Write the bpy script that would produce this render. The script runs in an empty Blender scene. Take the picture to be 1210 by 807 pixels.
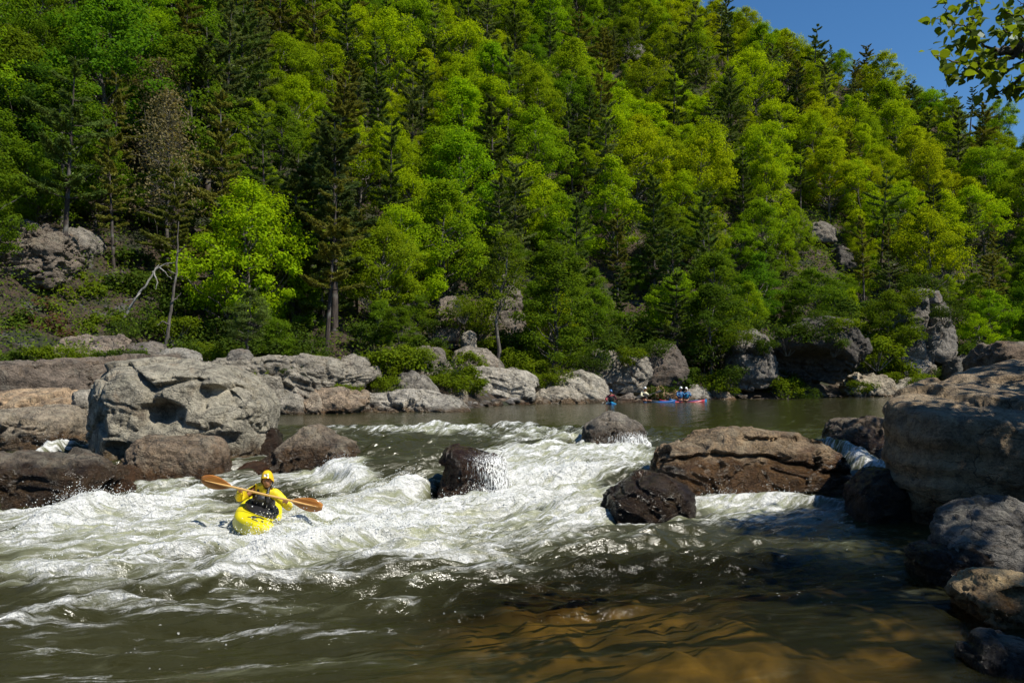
import bpy, bmesh, math, random
import numpy as np
from mathutils import Vector, Matrix

SC = bpy.context.scene
COL = SC.collection
rng = np.random.default_rng(7)
random.seed(7)
R = math.radians

# ------------------------------------------------------------------ camera
F = 940.0; CX, CY = 605.0, 403.5; HOR = 445.0; CAMZ = 2.35
PITCH = math.atan((HOR - CY) / F)
FWD = np.array([0, math.cos(PITCH), math.sin(PITCH)])
UPV = np.array([0, -math.sin(PITCH), math.cos(PITCH)])
EYE = np.array([0, 0, CAMZ])

def ray(px, py):
    return np.array([1.0, 0, 0]) * (px - CX) / F + UPV * (CY - py) / F + FWD

def at(px, py, Y):
    d = ray(px, py)
    return EYE + d * (Y / d[1])

def on(px, py, z):
    d = ray(px, py)
    return EYE + d * ((z - CAMZ) / d[2])

def to_px(P):
    P = np.asarray(P, float) - EYE
    f = P @ FWD
    f = np.where(f < 0.1, 0.1, f)
    return CX + F * P[..., 0] / f, CY - F * (P @ UPV) / f

cam = bpy.data.cameras.new('camera'); camo = bpy.data.objects.new('camera', cam); COL.objects.link(camo)
camo.location = EYE; camo.rotation_euler = (math.pi / 2 + PITCH, 0, 0)
cam.sensor_width = 36; cam.lens = F / 1210 * 36; cam.clip_end = 3000; cam.clip_start = 0.05
SC.camera = camo

# ------------------------------------------------------------------ noise
_pr = np.random.default_rng(3)
PERM = np.tile(_pr.permutation(256), 3)
GRAD = _pr.normal(size=(256, 3)); GRAD /= np.linalg.norm(GRAD, axis=1)[:, None]

def pnoise(x, y, z):
    x = np.asarray(x, float); y = np.asarray(y, float); z = np.asarray(z, float)
    x, y, z = np.broadcast_arrays(x, y, z)
    xi = np.floor(x).astype(int); yi = np.floor(y).astype(int); zi = np.floor(z).astype(int)
    xf, yf, zf = x - xi, y - yi, z - zi
    u = xf**3*(xf*(xf*6-15)+10); v = yf**3*(yf*(yf*6-15)+10); w = zf**3*(zf*(zf*6-15)+10)
    xi &= 255; yi &= 255; zi &= 255
    def g(a, b, c):
        h = PERM[PERM[PERM[xi + a] + yi + b] + zi + c]
        q = GRAD[h]
        return q[..., 0]*(xf-a) + q[..., 1]*(yf-b) + q[..., 2]*(zf-c)
    def L(t, a, b): return a + t*(b-a)
    return 1.6*L(w, L(v, L(u, g(0,0,0), g(1,0,0)), L(u, g(0,1,0), g(1,1,0))),
                    L(v, L(u, g(0,0,1), g(1,0,1)), L(u, g(0,1,1), g(1,1,1))))

def fbm(x, y, z, o=4, gain=.5):
    s = 0; a = 1.0; f = 1.0
    for i in range(o):
        s = s + a*pnoise(x*f+17.3*i, y*f+5.1*i, z*f+9.7*i); a *= gain; f *= 2.03
    return s

def facets(P, seed):
    """broken-rock steps: every cell of space is cut by a plane of its own"""
    ip = np.floor(P).astype(int); best = np.full(len(P), 1e9); val = np.zeros(len(P)); second = np.full(len(P), 1e9)
    for dx in (-1, 0, 1):
        for dy in (-1, 0, 1):
            for dz in (-1, 0, 1):
                c = ip+np.array([dx, dy, dz]); h = PERM[(PERM[(PERM[(c[:, 0]+seed) & 255]+c[:, 1]) & 255]+c[:, 2]) & 255]
                f = c+.5+.42*GRAD[h]; q = P-f; d = (q*q).sum(1)
                g = GRAD[(h*7+13) & 255]
                v = (h/255.-.5)*1.0+(q*g).sum(1)*.8
                k = d < best
                second = np.where(k, best, np.minimum(second, d)); val = np.where(k, v, val); best = np.where(k, d, best)
    return val, np.sqrt(second)-np.sqrt(best)

def smooth(a, b, x):
    t = np.clip((x-a)/(b-a), 0, 1); return t*t*(3-2*t)

# ------------------------------------------------------------------ mesh helpers
def mesh_np(name, V, Fc, smooth_=True, mats=(), attrs=None, mat_idx=None):
    me = bpy.data.meshes.new(name)
    V = np.asarray(V, np.float32); Fc = np.asarray(Fc, np.int32)
    k = Fc.shape[1]
    me.vertices.add(len(V)); me.vertices.foreach_set('co', V.ravel())
    me.loops.add(Fc.size); me.loops.foreach_set('vertex_index', Fc.ravel())
    me.polygons.add(len(Fc)); me.polygons.foreach_set('loop_start', np.arange(0, Fc.size, k, dtype=np.int32))
    for m in mats: me.materials.append(m)
    me.update(calc_edges=True)
    if smooth_: me.polygons.foreach_set('use_smooth', np.ones(len(Fc), bool))
    else: me.polygons.foreach_set('use_smooth', np.zeros(len(Fc), bool))
    if mat_idx is not None: me.polygons.foreach_set('material_index', np.asarray(mat_idx, np.int32))
    for n, a in (attrs or {}).items():
        a = np.asarray(a, np.float32)
        t = 'FLOAT' if a.ndim == 1 else 'FLOAT_VECTOR'
        at_ = me.attributes.new(n, t, 'POINT')
        at_.data.foreach_set('value' if a.ndim == 1 else 'vector', a.ravel())
    me.validate()
    return me

def link(name, me, parent=None, **props):
    o = bpy.data.objects.new(name, me); COL.objects.link(o)
    if parent is not None: o.parent = parent
    for k, v in props.items(): o[k] = v
    return o

def tag(o, label, cat, group=None):
    o['label'] = label; o['category'] = cat
    if group: o['group'] = group
    return o

def empty(name, loc=(0, 0, 0)):
    o = bpy.data.objects.new(name, None); COL.objects.link(o); o.location = Vector(loc)
    o.empty_display_size = .3
    return o

def copy_tree(o, parent=None):
    c = o.copy(); COL.objects.link(c)
    if parent is not None: c.parent = parent
    for ch in o.children: copy_tree(ch, c)
    return c

def grid_faces(nr, nc):
    i = np.arange(nr-1)[:, None]*nc + np.arange(nc-1)[None, :]
    i = i.ravel()
    return np.stack([i, i+1, i+nc+1, i+nc], 1)

_ico = {}
def ico(level):
    if level not in _ico:
        bm = bmesh.new(); bmesh.ops.create_icosphere(bm, subdivisions=level, radius=1)
        bm.verts.ensure_lookup_table()
        V = np.array([v.co[:] for v in bm.verts]); Fc = np.array([[v.index for v in f.verts] for f in bm.faces])
        bm.free(); V /= np.linalg.norm(V, axis=1)[:, None]
        _ico[level] = (V, Fc)
    return _ico[level]

def vnormals(V, Fc):
    a, b, c = V[Fc[:, 0]], V[Fc[:, 1]], V[Fc[:, 2]]
    n = np.cross(b-a, c-a); N = np.zeros_like(V)
    for k in range(3): np.add.at(N, Fc[:, k], n)
    return N/np.maximum(np.linalg.norm(N, axis=1), 1e-9)[:, None]

def tube_np(pts, rad, n=8, cap=True):
    pts = np.asarray(pts, float); rad = np.asarray(rad, float)
    m = len(pts)
    T = np.gradient(pts, axis=0); T /= np.maximum(np.linalg.norm(T, axis=1), 1e-9)[:, None]
    ref = np.array([0.31, 0.17, 0.93]) if abs(T[0, 2]) < .8 else np.array([0.95, .2, .1])
    A = np.cross(T, ref); A /= np.linalg.norm(A, axis=1)[:, None]; B = np.cross(T, A)
    th = np.linspace(0, 2*np.pi, n, endpoint=False)
    V = pts[:, None] + rad[:, None, None]*(np.cos(th)[None, :, None]*A[:, None] + np.sin(th)[None, :, None]*B[:, None])
    V = V.reshape(-1, 3)
    i = np.arange(m-1)[:, None]*n; j = np.arange(n)[None]
    Fq = np.stack([i+j, i+(j+1) % n, i+n+(j+1) % n, i+n+j], -1).reshape(-1, 4)
    return V, Fq

def merge(parts):
    Vs, Fs, o = [], [], 0
    for V, Fc in parts:
        Vs.append(V); Fs.append(np.asarray(Fc)+o); o += len(V)
    return np.concatenate(Vs), np.concatenate(Fs)

# ------------------------------------------------------------------ materials
class NT:
    def __init__(s, name):
        s.m = bpy.data.materials.new(name); s.m.use_nodes = True
        s.t = s.m.node_tree; s.t.nodes.clear()
        s.out = s.t.nodes.new('ShaderNodeOutputMaterial')
    def n(s, typ, **kw):
        nd = s.t.nodes.new('ShaderNode'+typ)
        for k, v in kw.items():
            if k.startswith('i_'):
                key = k[2:]; key = int(key) if key.isdigit() else key.replace('_', ' ')
                s.set(nd.inputs[key], v)
            else: setattr(nd, k, v)
        return nd
    def set(s, sock, v):
        if hasattr(v, 'is_output') or isinstance(v, bpy.types.NodeSocket): s.t.links.new(v, sock)
        else: sock.default_value = v
    def math(s, op, a, b=0.0, c=None, clamp=False):
        nd = s.t.nodes.new('ShaderNodeMath'); nd.operation = op; nd.use_clamp = clamp
        s.set(nd.inputs[0], a); s.set(nd.inputs[1], b)
        if c is not None: s.set(nd.inputs[2], c)
        return nd.outputs[0]
    def mix(s, f, a, b, typ='MIX'):
        nd = s.t.nodes.new('ShaderNodeMix'); nd.data_type = 'RGBA'; nd.blend_type = typ
        s.set(nd.inputs[0], f); s.set(nd.inputs[6], a); s.set(nd.inputs[7], b)
        return nd.outputs[2]
    def noise(s, vec, scale, detail=4, rough=.55, dist=0.0):
        nd = s.n('TexNoise', i_Scale=scale, i_Detail=detail, i_Roughness=rough, i_Distortion=dist)
        if vec is not None: s.set(nd.inputs['Vector'], vec)
        return nd.outputs[0]
    def sstep(s, x, a, b, lo=0., hi=1.):
        nd = s.t.nodes.new('ShaderNodeMapRange'); nd.interpolation_type = 'SMOOTHSTEP'
        s.set(nd.inputs[0], x); s.set(nd.inputs[1], a); s.set(nd.inputs[2], b); s.set(nd.inputs[3], lo); s.set(nd.inputs[4], hi)
        return nd.outputs[0]
    def attr(s, name, out='Fac'):
        return s.n('Attribute', attribute_name=name).outputs[out]
    def vmul(s, v, xyz):
        nd = s.t.nodes.new('ShaderNodeVectorMath'); nd.operation = 'MULTIPLY'
        s.set(nd.inputs[0], v); nd.inputs[1].default_value = xyz
        return nd.outputs[0]
    def done(s, sh):
        s.t.links.new(sh, s.out.inputs[0]); return s.m

def c4(*a): return (a[0], a[1], a[2], 1.0)

def mat_simple(name, col, rough=.5, var=.15, scale=30, bump=0.0, spec=.5):
    t = NT(name)
    co = t.n('TexCoord').outputs['Object']
    nz = t.noise(co, scale, 4)
    f = t.math('MULTIPLY_ADD', nz, 2*var, 1-var)
    c = t.mix(1.0, c4(*col), t.n('CombineColor', i_0=f, i_1=f, i_2=f).outputs[0], 'MULTIPLY')
    p = t.n('BsdfPrincipled', i_Base_Color=c, i_Roughness=rough)
    p.inputs['Specular IOR Level'].default_value = spec
    if bump: t.set(p.inputs['Normal'], t.n('Bump', i_Strength=bump, i_Distance=.02, i_Height=nz).outputs[0])
    return t.done(p.outputs[0])

def mat_rock(name, far=False):
    """grey river rock; the object's colour tints it and its alpha is the height of the wet mark"""
    t = NT(name)
    oi = t.n('ObjectInfo'); geo = t.n('NewGeometry')
    pos = geo.outputs['Position']
    sep = t.n('SeparateXYZ', i_0=pos); nrm = t.n('SeparateXYZ', i_0=geo.outputs['Normal'])
    k = .55 if far else 1.0
    big = t.noise(pos, .9*k, 5, .6, .4)
    mid = t.noise(pos, 4.5*k, 6, .65, .3)
    fine = t.noise(pos, 28*k, 5, .7)
    strata = t.noise(t.vmul(pos, (1.2, 1.6, 6.0)), 2.2*k, 6, .7, .3)
    val = t.math('ADD', t.math('MULTIPLY', big, .55), t.math('MULTIPLY', mid, .75))
    val = t.math('ADD', val, t.math('MULTIPLY', fine, .55))
    val = t.math('ADD', val, t.math('MULTIPLY', strata, .25))          # ~1.1 mean
    val = t.sstep(val, .78, 1.32, .28, 1.65)
    col = t.mix(1.0, oi.outputs['Color'], t.n('CombineColor', i_0=val, i_1=val, i_2=val).outputs[0], 'MULTIPLY')
    # pale grey-green lichen, and rusty stains
    lich = t.sstep(t.math('ADD', t.noise(pos, 2.2*k, 7, .7, .5), t.math('MULTIPLY', nrm.outputs[2], .10)), .56, .68)
    col = t.mix(t.math('MULTIPLY', lich, .36), col, t.mix(.5, oi.outputs['Color'], c4(.50, .48, .36)))
    rust = t.sstep(t.noise(pos, 1.3*k, 5, .6, .8), .56, .72)
    col = t.mix(t.math('MULTIPLY', rust, .4), col, c4(.26, .15, .075))
    streak = t.sstep(t.noise(t.vmul(pos, (5., 5., .6)), 1.0*k, 4, .6), .55, .70)
    col = t.mix(t.math('MULTIPLY', streak, .4), col, c4(.05, .045, .04))
    blot = t.sstep(t.noise(pos, 3.1*k, 7, .72, .4), .54, .62)
    col = t.mix(t.math('MULTIPLY', blot, .45), col, c4(.055, .05, .045))
    pit = t.sstep(t.noise(pos, 13*k, 5, .7), .58, .66)
    col = t.mix(t.math('MULTIPLY', pit, .28), col, c4(.05, .046, .04))
    # fine dark joints
    vor = t.n('TexVoronoi', feature='DISTANCE_TO_EDGE', i_Scale=1.5*k)
    wv = t.n('VectorMath', operation='ADD', i_0=t.vmul(pos, (1., 1., 2.4)), i_1=t.vmul(t.n('TexNoise', i_Scale=2.0*k, i_Vector=pos, i_Detail=4.0).outputs['Color'], (.9, .9, .9)))
    t.set(vor.inputs['Vector'], wv.outputs[0])
    joint = t.math('MULTIPLY', t.sstep(vor.outputs['Distance'], .0, .03, 1., 0.), t.sstep(t.noise(pos, 1.1*k, 3), .42, .6))
    col = t.mix(t.math('MULTIPLY', joint, .7), col, c4(.03, .028, .025))
    # wet zone up to the splash line
    wl = t.math('ADD', sep.outputs[2], t.math('MULTIPLY', t.math('SUBTRACT', t.noise(pos, 2.6*k, 4), .5), .9))
    wet = t.sstep(t.math('SUBTRACT', wl, oi.outputs['Alpha']), -.12, .18, 1., 0.)
    wetc = t.mix(1.0, col, c4(.36, .28, .21), 'MULTIPLY')
    col = t.mix(wet, col, wetc)
    rough = t.math('MULTIPLY_ADD', wet, -.68, .88)
    h = t.math('ADD', t.math('MULTIPLY', mid, .6), t.math('MULTIPLY', fine, .25))
    h = t.math('SUBTRACT', h, t.math('MULTIPLY', joint, .10))
    h = t.math('ADD', h, t.math('MULTIPLY', strata, .22))
    bp = t.n('Bump', i_Strength=1., i_Distance=.30 if not far else .7, i_Height=h)
    p = t.n('BsdfPrincipled', i_Base_Color=col, i_Roughness=rough, i_Normal=bp.outputs[0])
    p.inputs['Specular IOR Level'].default_value = .4
    return t.done(p.outputs[0])

def mat_leaf(name, trans=.4, gloss=.05, var=.5):
    t = NT(name)
    oi = t.n('ObjectInfo'); geo = t.n('NewGeometry')
    r = geo.outputs['Random Per Island']
    f = t.math('MULTIPLY_ADD', r, var, 1-var*.5)
    col = t.mix(1.0, oi.outputs['Color'], t.n('CombineColor', i_0=f, i_1=f, i_2=f).outputs[0], 'MULTIPLY')
    hue = t.sstep(t.math('FRACT', t.math('MULTIPLY', r, 7.13)), .6, 1.0, 0, .35)
    col = t.mix(hue, col, t.mix(1.0, col, c4(1.18, 1.08, .6), 'MULTIPLY'))
    d = t.n('BsdfDiffuse', i_Color=col, i_Roughness=0.5)
    tr = t.n('BsdfTranslucent', i_Color=t.mix(1.0, col, c4(1.25, 1.15, .45), 'MULTIPLY'))
    m1 = t.n('MixShader', i_0=trans, i_1=d.outputs[0], i_2=tr.outputs[0])
    g = t.n('BsdfGlossy', i_Color=c4(.8, .9, 1), i_Roughness=.42)
    m2 = t.n('MixShader', i_0=gloss, i_1=m1.outputs[0], i_2=g.outputs[0])
    return t.done(m2.outputs[0])

def mat_bark(name, c1, c2):
    t = NT(name)
    co = t.n('TexCoord').outputs['Object']
    nz = t.noise(t.vmul(co, (6, 6, 1.2)), 1.5, 6, .65)
    nz2 = t.noise(co, 1.1, 3)
    c = t.mix(t.sstep(nz, .35, .65), c4(*c1), c4(*c2))
    c = t.mix(t.math('MULTIPLY', t.sstep(nz2, .5, .7), .5), c, c4(.3, .3, .26))
    bp = t.n('Bump', i_Strength=.8, i_Distance=.05, i_Height=nz)
    return t.done(t.n('BsdfPrincipled', i_Base_Color=c, i_Roughness=.9, i_Normal=bp.outputs[0]).outputs[0])

M = {}
M['rock'] = mat_rock('river_rock'); M['rock_far'] = mat_rock('shore_rock', True)
M['leaf'] = mat_leaf('spring_leaf', .48, .0, .7); M['needle'] = mat_leaf('pine_needle', .32, .0, .7)
M['shrub'] = mat_leaf('shrub_leaf', .42, .0)
M['near_leaf'] = mat_leaf('near_leaf', .5, .025, .6)
M['bark'] = mat_bark('grey_bark', (.05, .04, .03), (.15, .13, .11)); M['pinebark'] = mat_bark('pine_bark', (.028, .02, .016), (.075, .055, .045))
M['deadwood'] = mat_bark('bleached_wood', (.14, .125, .11), (.36, .34, .30))

def rock_obj_color(o, tint, wet): o.color = (*tint, wet)

# ------------------------------------------------------------------ terrain functions
TX = [-140, -70, -40, -25, -16, -13, -10, -6, -3.5, -1.0, 2, 7, 12, 18, 27, 35, 60, 100, 200]
TY = [6, 12, 17, 23, 28, 32, 36.5, 37.8, 38.5, 44, 52.5, 52, 58.5, 57.5, 64, 67.5, 76, 84, 100]
NX = [-140, -40, 0, 4, 7, 9, 13, 25, 60, 120, 200]
NY = [-2, 1, 2.0, 3.2, 5.5, 11.5, 22, 34, 55, 90, 140]
def toe(x): return np.interp(x, TX, TY)
def nearbank(x): return np.interp(x, NX, NY)
def water_z(x, y):
    return np.interp(y, [0, 11.5, 13, 15, 17, 20, 23, 25.5, 400], [0, 0, .05, .2, .4, .58, .68, .75, .75])

def _sd(x, y, PX, PY):
    """signed distance to the shore line, positive on the land side"""
    x = np.asarray(x, float); y = np.asarray(y, float); best = np.full(np.broadcast(x, y).shape, 1e9)
    for a0, a1, b0, b1 in zip(PX[:-1], PY[:-1], PX[1:], PY[1:]):
        dx, dy = b0-a0, b1-a1
        t = np.clip(((x-a0)*dx+(y-a1)*dy)/(dx*dx+dy*dy), 0, 1)
        best = np.minimum(best, np.hypot(x-a0-t*dx, y-a1-t*dy))
    return np.where(y > np.interp(x, PX, PY), best, -best)
_tx = np.array([-140, -70, -40, -25, -16, -13, -10, -6, -3.5, -1.6, 0.5, 4, 7, 12, 18, 27, 35, 60, 100, 200], float)
def hill_s(x, y): return _sd(x, y, _tx, np.interp(_tx, TX, TY))

def ridge(x, y):
    return 70.5-.86*(x-47) + 4*pnoise(x*.03, y*.03, 3.3)

def prof_z(s): return np.interp(s, [-60, -3, 0, 1.5, 4, 9, 40, 500], [-1.6, -1.2, .55, 1.7, 2.4, 4.6, 33.0, 33.0+460*.95])

def terrain_z(x, y):
    x = np.asarray(x, float); y = np.asarray(y, float)
    s = hill_s(x, y)
    prof = prof_z(s)
    # the left bank comes out lower and flatter
    rough = .9*fbm(x*.16, y*.16, 0.3, 4)*smooth(1, 10, s) + 2.2*pnoise(x*.05, y*.05, 7.)*smooth(10, 30, s)
    z = prof + rough
    cap = ridge(x, y)
    k = 4.0
    cap = np.maximum(cap, 10.)
    z = np.where(s > 10, -k*np.log(np.exp(-np.clip(z, -50, 200)/k)+np.exp(-cap/k)), z)
    # near bank
    b = nearbank(x)-y
    zb = np.interp(b, [-4, -1, 0, 1.2, 4, 12, 60], [-1.6, -1.0, .0, .5, 1.0, 2.5, 8])
    z = np.maximum(z, zb)
    wz = water_z(x, y)
    return z + np.where((s < 0) & (b < 0), wz*.5, 0)

def on_hill(px, py, smin=0.0):
    d = ray(px, py); tt = np.linspace(15, 260, 2600)
    P = EYE + d[None]*tt[:, None]/d[1]
    z = terrain_z(P[:, 0], P[:, 1]); ok = (P[:, 2] < z) & (hill_s(P[:, 0], P[:, 1]) > smin)
    i = np.argmax(ok) if ok.any() else -1
    return P[i]
# ------------------------------------------------------------------ rocks
def hull_planes(P):
    bm = bmesh.new(); vs = [bm.verts.new(p) for p in P]
    bmesh.ops.convex_hull(bm, input=vs)
    bm.normal_update()
    N, D = [], []
    for f in bm.faces:
        n = np.array(f.normal[:]); p = np.array(f.verts[0].co[:])
        d = n @ p
        if d < 0: n, d = -n, -d
        if np.linalg.norm(n) > .5: N.append(n); D.append(max(d, 1e-3))
    bm.free()
    return np.array(N), np.array(D)

def rock_mesh(pts, level=5, seed=0, p=20, chips=22, amp=.05, strata=.5, crack=.8, grooves=(), dents=(), tilt=0.0, fscale=1.0, chip=(.80, .97), facet=1.0):
    rg = np.random.default_rng(seed+100)
    pts = np.asarray(pts, float)
    lo, hi = pts.min(0), pts.max(0); c = (lo+hi)/2; S = np.maximum((hi-lo)/2, .02)
    q = (pts-c)/S
    N, D = hull_planes(q)
    for i in range(chips):
        n = rg.normal(size=3); n[2] = abs(n[2])*.9; n /= np.linalg.norm(n)
        N = np.vstack([N, n]); D = np.append(D, (q @ n).max()*rg.uniform(*chip))
    dirs, Fc = ico(level)
    p = p*2.2
    dots = np.maximum(dirs @ N.T, 0)/D[None]
    mx = dots.max(1)
    r = 1/(mx*((dots/mx[:, None])**p).sum(1)**(1/p))
    V = c + dirs*r[:, None]*S
    sz = float(np.mean(np.sort(S)[1:]))
    n = vnormals(V, Fc)
    o = rg.uniform(-50, 50, 3)
    W = (V-c)/sz*fscale
    ca, sa = math.cos(tilt), math.sin(tilt)
    st = W[:, 2]*ca + W[:, 0]*sa
    d1 = fbm(W[:, 0]*1.3+o[0], W[:, 1]*1.3+o[1], W[:, 2]*1.3+o[2], 3)
    d2 = fbm(W[:, 0]*4.5+o[0], W[:, 1]*4.5+o[1], W[:, 2]*4.5+o[2], 4, .55)
    warp = .35*pnoise(W[:, 0]*1.2+o[1], W[:, 1]*1.2+o[2], W[:, 2]*1.2)
    ls = pnoise(W[:, 0]*.35+o[2], W[:, 1]*.35, (st+warp)*5.5+o[0])
    ls2 = pnoise(W[:, 0]*.6+o[2], W[:, 1]*.6, (st+warp)*13+o[0])
    cr = np.abs(pnoise(W[:, 0]*1.1+o[1], W[:, 1]*1.1+o[0], (W[:, 2]+.3*W[:, 0])*1.8+o[2]))
    cr2 = np.abs(pnoise(W[:, 0]*2.3-o[1], W[:, 1]*2.3+o[2], W[:, 2]*2.6+o[0]))
    p = max(p, 0)
    fa, ea = facets(np.stack([W[:, 0]*1.25, W[:, 1]*1.25, st*1.9], 1)+o+.22*np.stack([d1, d2, -d1], 1), seed)
    fb, eb = facets(np.stack([W[:, 0]*3.1, W[:, 1]*3.1, st*4.6], 1)+o+.2*np.stack([d2, d1, d2], 1), seed+5)
    crackd = 1.3*np.exp(-(ea/.05)**2)*(pnoise(W[:, 0]*2+o[0], W[:, 1]*2, W[:, 2]*2) > -.15)
    d = facet*amp*(1.9*fa+.45*fb) - crack*amp*crackd + (1-.5*facet)*amp*(.5*d1 + .36*d2 + strata*(.9*np.tanh(6*ls)+.5*np.tanh(3*ls2))) - .5*crack*amp*(1.6*np.exp(-(cr/.05)**2) + .8*np.exp(-(cr2/.06)**2))
    V = V + n*(d*sz)[:, None]
    px, py = to_px(V)
    for line, w, dep in grooves:
        L = np.array(line, float); best = np.full(len(V), 1e9)
        wob = 5*pnoise(px*.05, py*.05, 1.7)
        for a, b in zip(L[:-1], L[1:]):
            ab = b-a; tt = np.clip(((px-a[0])*ab[0]+(py+wob-a[1])*ab[1])/(ab@ab), 0, 1)
            best = np.minimum(best, np.hypot(px-a[0]-tt*ab[0], py+wob-a[1]-tt*ab[1]))
        k = np.exp(-(best/w)**2)*np.clip(-n[:, 1]*1.5+.2, 0, 1)
        V[:, 1] += dep*k
    for (x, y, rx, ry, dep) in dents:                     # hollows with a sharp brow
        u = (px-x)/rx; v = (py-y)/ry
        v = np.where(v < 0, v*2.6, v)
        k = np.exp(-(u*u+v*v)**1.5)*np.clip(-n[:, 1]*1.5+.3, 0, 1)
        V[:, 1] += dep*k
    return V, Fc

def outline_pts(outline, Y, thick, bulge, drop=.5, lean=0.0):
    """a boulder's silhouette at depth Y gets a front, a back of its own and a foot under water"""
    o = np.array(outline, float)
    cx, cy = o.mean(0); base = o[:, 1].max()
    P = []
    for x, y in o:
        k = (base-y)/max(base-o[:, 1].min(), 1)
        P.append(at(x, y, Y+lean*k))
        P.append(at(cx+(x-cx)*.72, cy+(y-cy)*.66+(base-cy)*.18, Y-bulge+lean*k))
        b = at(x, y, Y); 
        b = np.array([b[0], b[1], b[2]])
        cc = at(cx, cy, Y)
        q = cc+(b-cc)*np.array([.85, 1, .88]); q[1] = Y+thick
        P.append(q)
        if y > base-(base-o[:, 1].min())*.25:
            P.append(at(x, y, Y-bulge*.7)+np.array([0, 0, -drop])); P.append(q+np.array([0, 0, -drop]))
    return np.array(P)

ROCK_TINT = {'grey': (.22, .205, .185), 'pale': (.34, .32, .29), 'tan': (.34, .28, .22), 'brown': (.16, .12, .09), 'dark': (.085, .075, .068), 'warm': (.36, .29, .2), 'blue': (.2, .2, .21)}

def rock(name, label, cat, pts, tint='grey', wet=0.0, far=False, group=None, **kw):
    V, Fc = rock_mesh(pts, **kw)
    c = np.array([(V[:, 0].min()+V[:, 0].max())/2, (V[:, 1].min()+V[:, 1].max())/2, V[:, 2].min()])
    me = mesh_np(name, V-c, Fc, True, [M['rock_far' if far else 'rock']])
    o = link(name, me); o.location = c
    tag(o, label, cat, group)
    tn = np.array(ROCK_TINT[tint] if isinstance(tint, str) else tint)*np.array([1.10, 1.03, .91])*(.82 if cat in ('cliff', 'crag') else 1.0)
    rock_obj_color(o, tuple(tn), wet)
    return o

# --- the big boulder on the left
B = []
for x, y, Y in [(100, 548, 18.3), (101, 470, 18.6), (113, 434, 18.9), (121, 550, 16.9), (123, 505, 16.9), (122, 440, 17.6), (150, 428, 18.0), (178, 421, 18.6), (238, 423, 18.8),
                (262, 430, 18.6), (300, 456, 18.4), (319, 482, 18.3), (315, 508, 18.3), (296, 536, 18.0), (268, 548, 17.2), (290, 478, 17.4), (255, 452, 17.5), (200, 445, 17.3), (180, 550, 16.8), (240, 548, 16.9)]:
    B.append(at(x, y, Y))
for x, y in [(105, 540), (120, 440), (180, 424), (255, 432), (305, 470), (300, 530)]:
    B.append(at(x, y, 18.2)+np.array([0, 2.2, 0]))
B = B+[b+np.array([0, 0, -.7]) for b in B if b[2] < .75]
rock('boulder', 'big pale grey cracked boulder, the largest on the left bank, behind a flat rock', 'boulder', B, (.335, .32, .275), .75, level=7, seed=2, p=40, chips=20, amp=.028, strata=.2, crack=1.0, chip=(.90, .985),
     grooves=[([(146, 428), (163, 447), (178, 462), (215, 452), (243, 447)], 3.5, .22), ([(150, 430), (160, 445), (176, 458)], 5, .2), ([(228, 440), (236, 462), (238, 480)], 4, .16), ([(176, 468), (190, 475), (214, 487), (212, 500)], 4, .14),
              ([(124, 476), (150, 480), (172, 490), (196, 504)], 2.5, .06), ([(238, 481), (270, 478), (300, 486)], 2.5, .10), ([(180, 450), (200, 447), (225, 447)], 2.5, .1)],
     dents=[(188, 484, 22, 20, .55), (262, 462, 32, 17, .5), (140, 530, 16, 18, .3), (262, 522, 40, 26, .2)])

def R2(name, label, outline, Y, thick=1.2, bulge=.5, drop=.5, lean=.2, cat='rock', **kw):
    return rock(name, label, cat, outline_pts(outline, Y, thick, bulge, drop, lean), **kw)

R2('boulder', 'flat brown box-shaped rock lying in front of the big grey boulder', [(138, 572), (140, 530), (150, 516), (200, 513), (250, 515), (262, 525), (264, 555), (258, 566)], 16.1, 1.0, .35, cat='boulder', tint=(.2, .155, .115), wet=.55, level=6, seed=5, p=26, amp=.035, strata=.8, tilt=.5)
R2('boulder', 'low dark wet rock at the left edge beside the foam, below the pale slab', [(-70, 602), (-70, 545), (-20, 534), (30, 532), (80, 540), (125, 551), (128, 570), (112, 590), (80, 599)], 14.3, 1.4, .45, cat='boulder', tint=(.13, .11, .09), wet=.75, level=6, seed=6, p=20, amp=.045, strata=1.2, tilt=-.12)
R2('boulder', 'small brown wet rock wedged between the flat rock and the low dark rock', [(112, 595), (118, 560), (140, 548), (158, 560), (160, 585), (140, 595)], 15.2, .8, .3, cat='boulder', tint=(.14, .1, .07), wet=.9, level=5, seed=8)
R2('rock_slab', 'pale grey undercut slab left of the big boulder, over the small side cascade', [(-40, 530), (-40, 490), (0, 482), (45, 479), (76, 483), (84, 498), (78, 522), (50, 536)], 19.5, 2.0, .5, cat='rock', tint=(.3, .26, .21), wet=.95, level=6, seed=9, p=22, amp=.04, strata=.9)
R2('rock_slab', 'low orange-stained flat slab under the brown ledge at the left edge', [(-60, 486), (-50, 468), (20, 462), (60, 463), (104, 470), (108, 486)], 22.5, 3.0, .7, cat='rock', tint=(.42, .31, .21), wet=.6, level=6, seed=10, p=18, amp=.05, strata=.6)
R2('boulder', 'small pale rock on the orange-stained slab touching the big boulder', [(83, 478), (84, 464), (92, 458), (106, 461), (110, 478)], 21.3, .7, .25, cat='boulder', tint='pale', level=5, seed=11)
R2('boulder', 'brown sloping rock with a pale ridge, upstream of the yellow kayaker', [(296, 560), (306, 545), (340, 512), (362, 500), (386, 508), (420, 524), (430, 545), (428, 558), (360, 562)], 17.0, 1.2, .5, cat='boulder', tint=(.2, .165, .13), wet=.85, level=6, seed=12, p=24, amp=.045, strata=.8, tilt=-.6)
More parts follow.
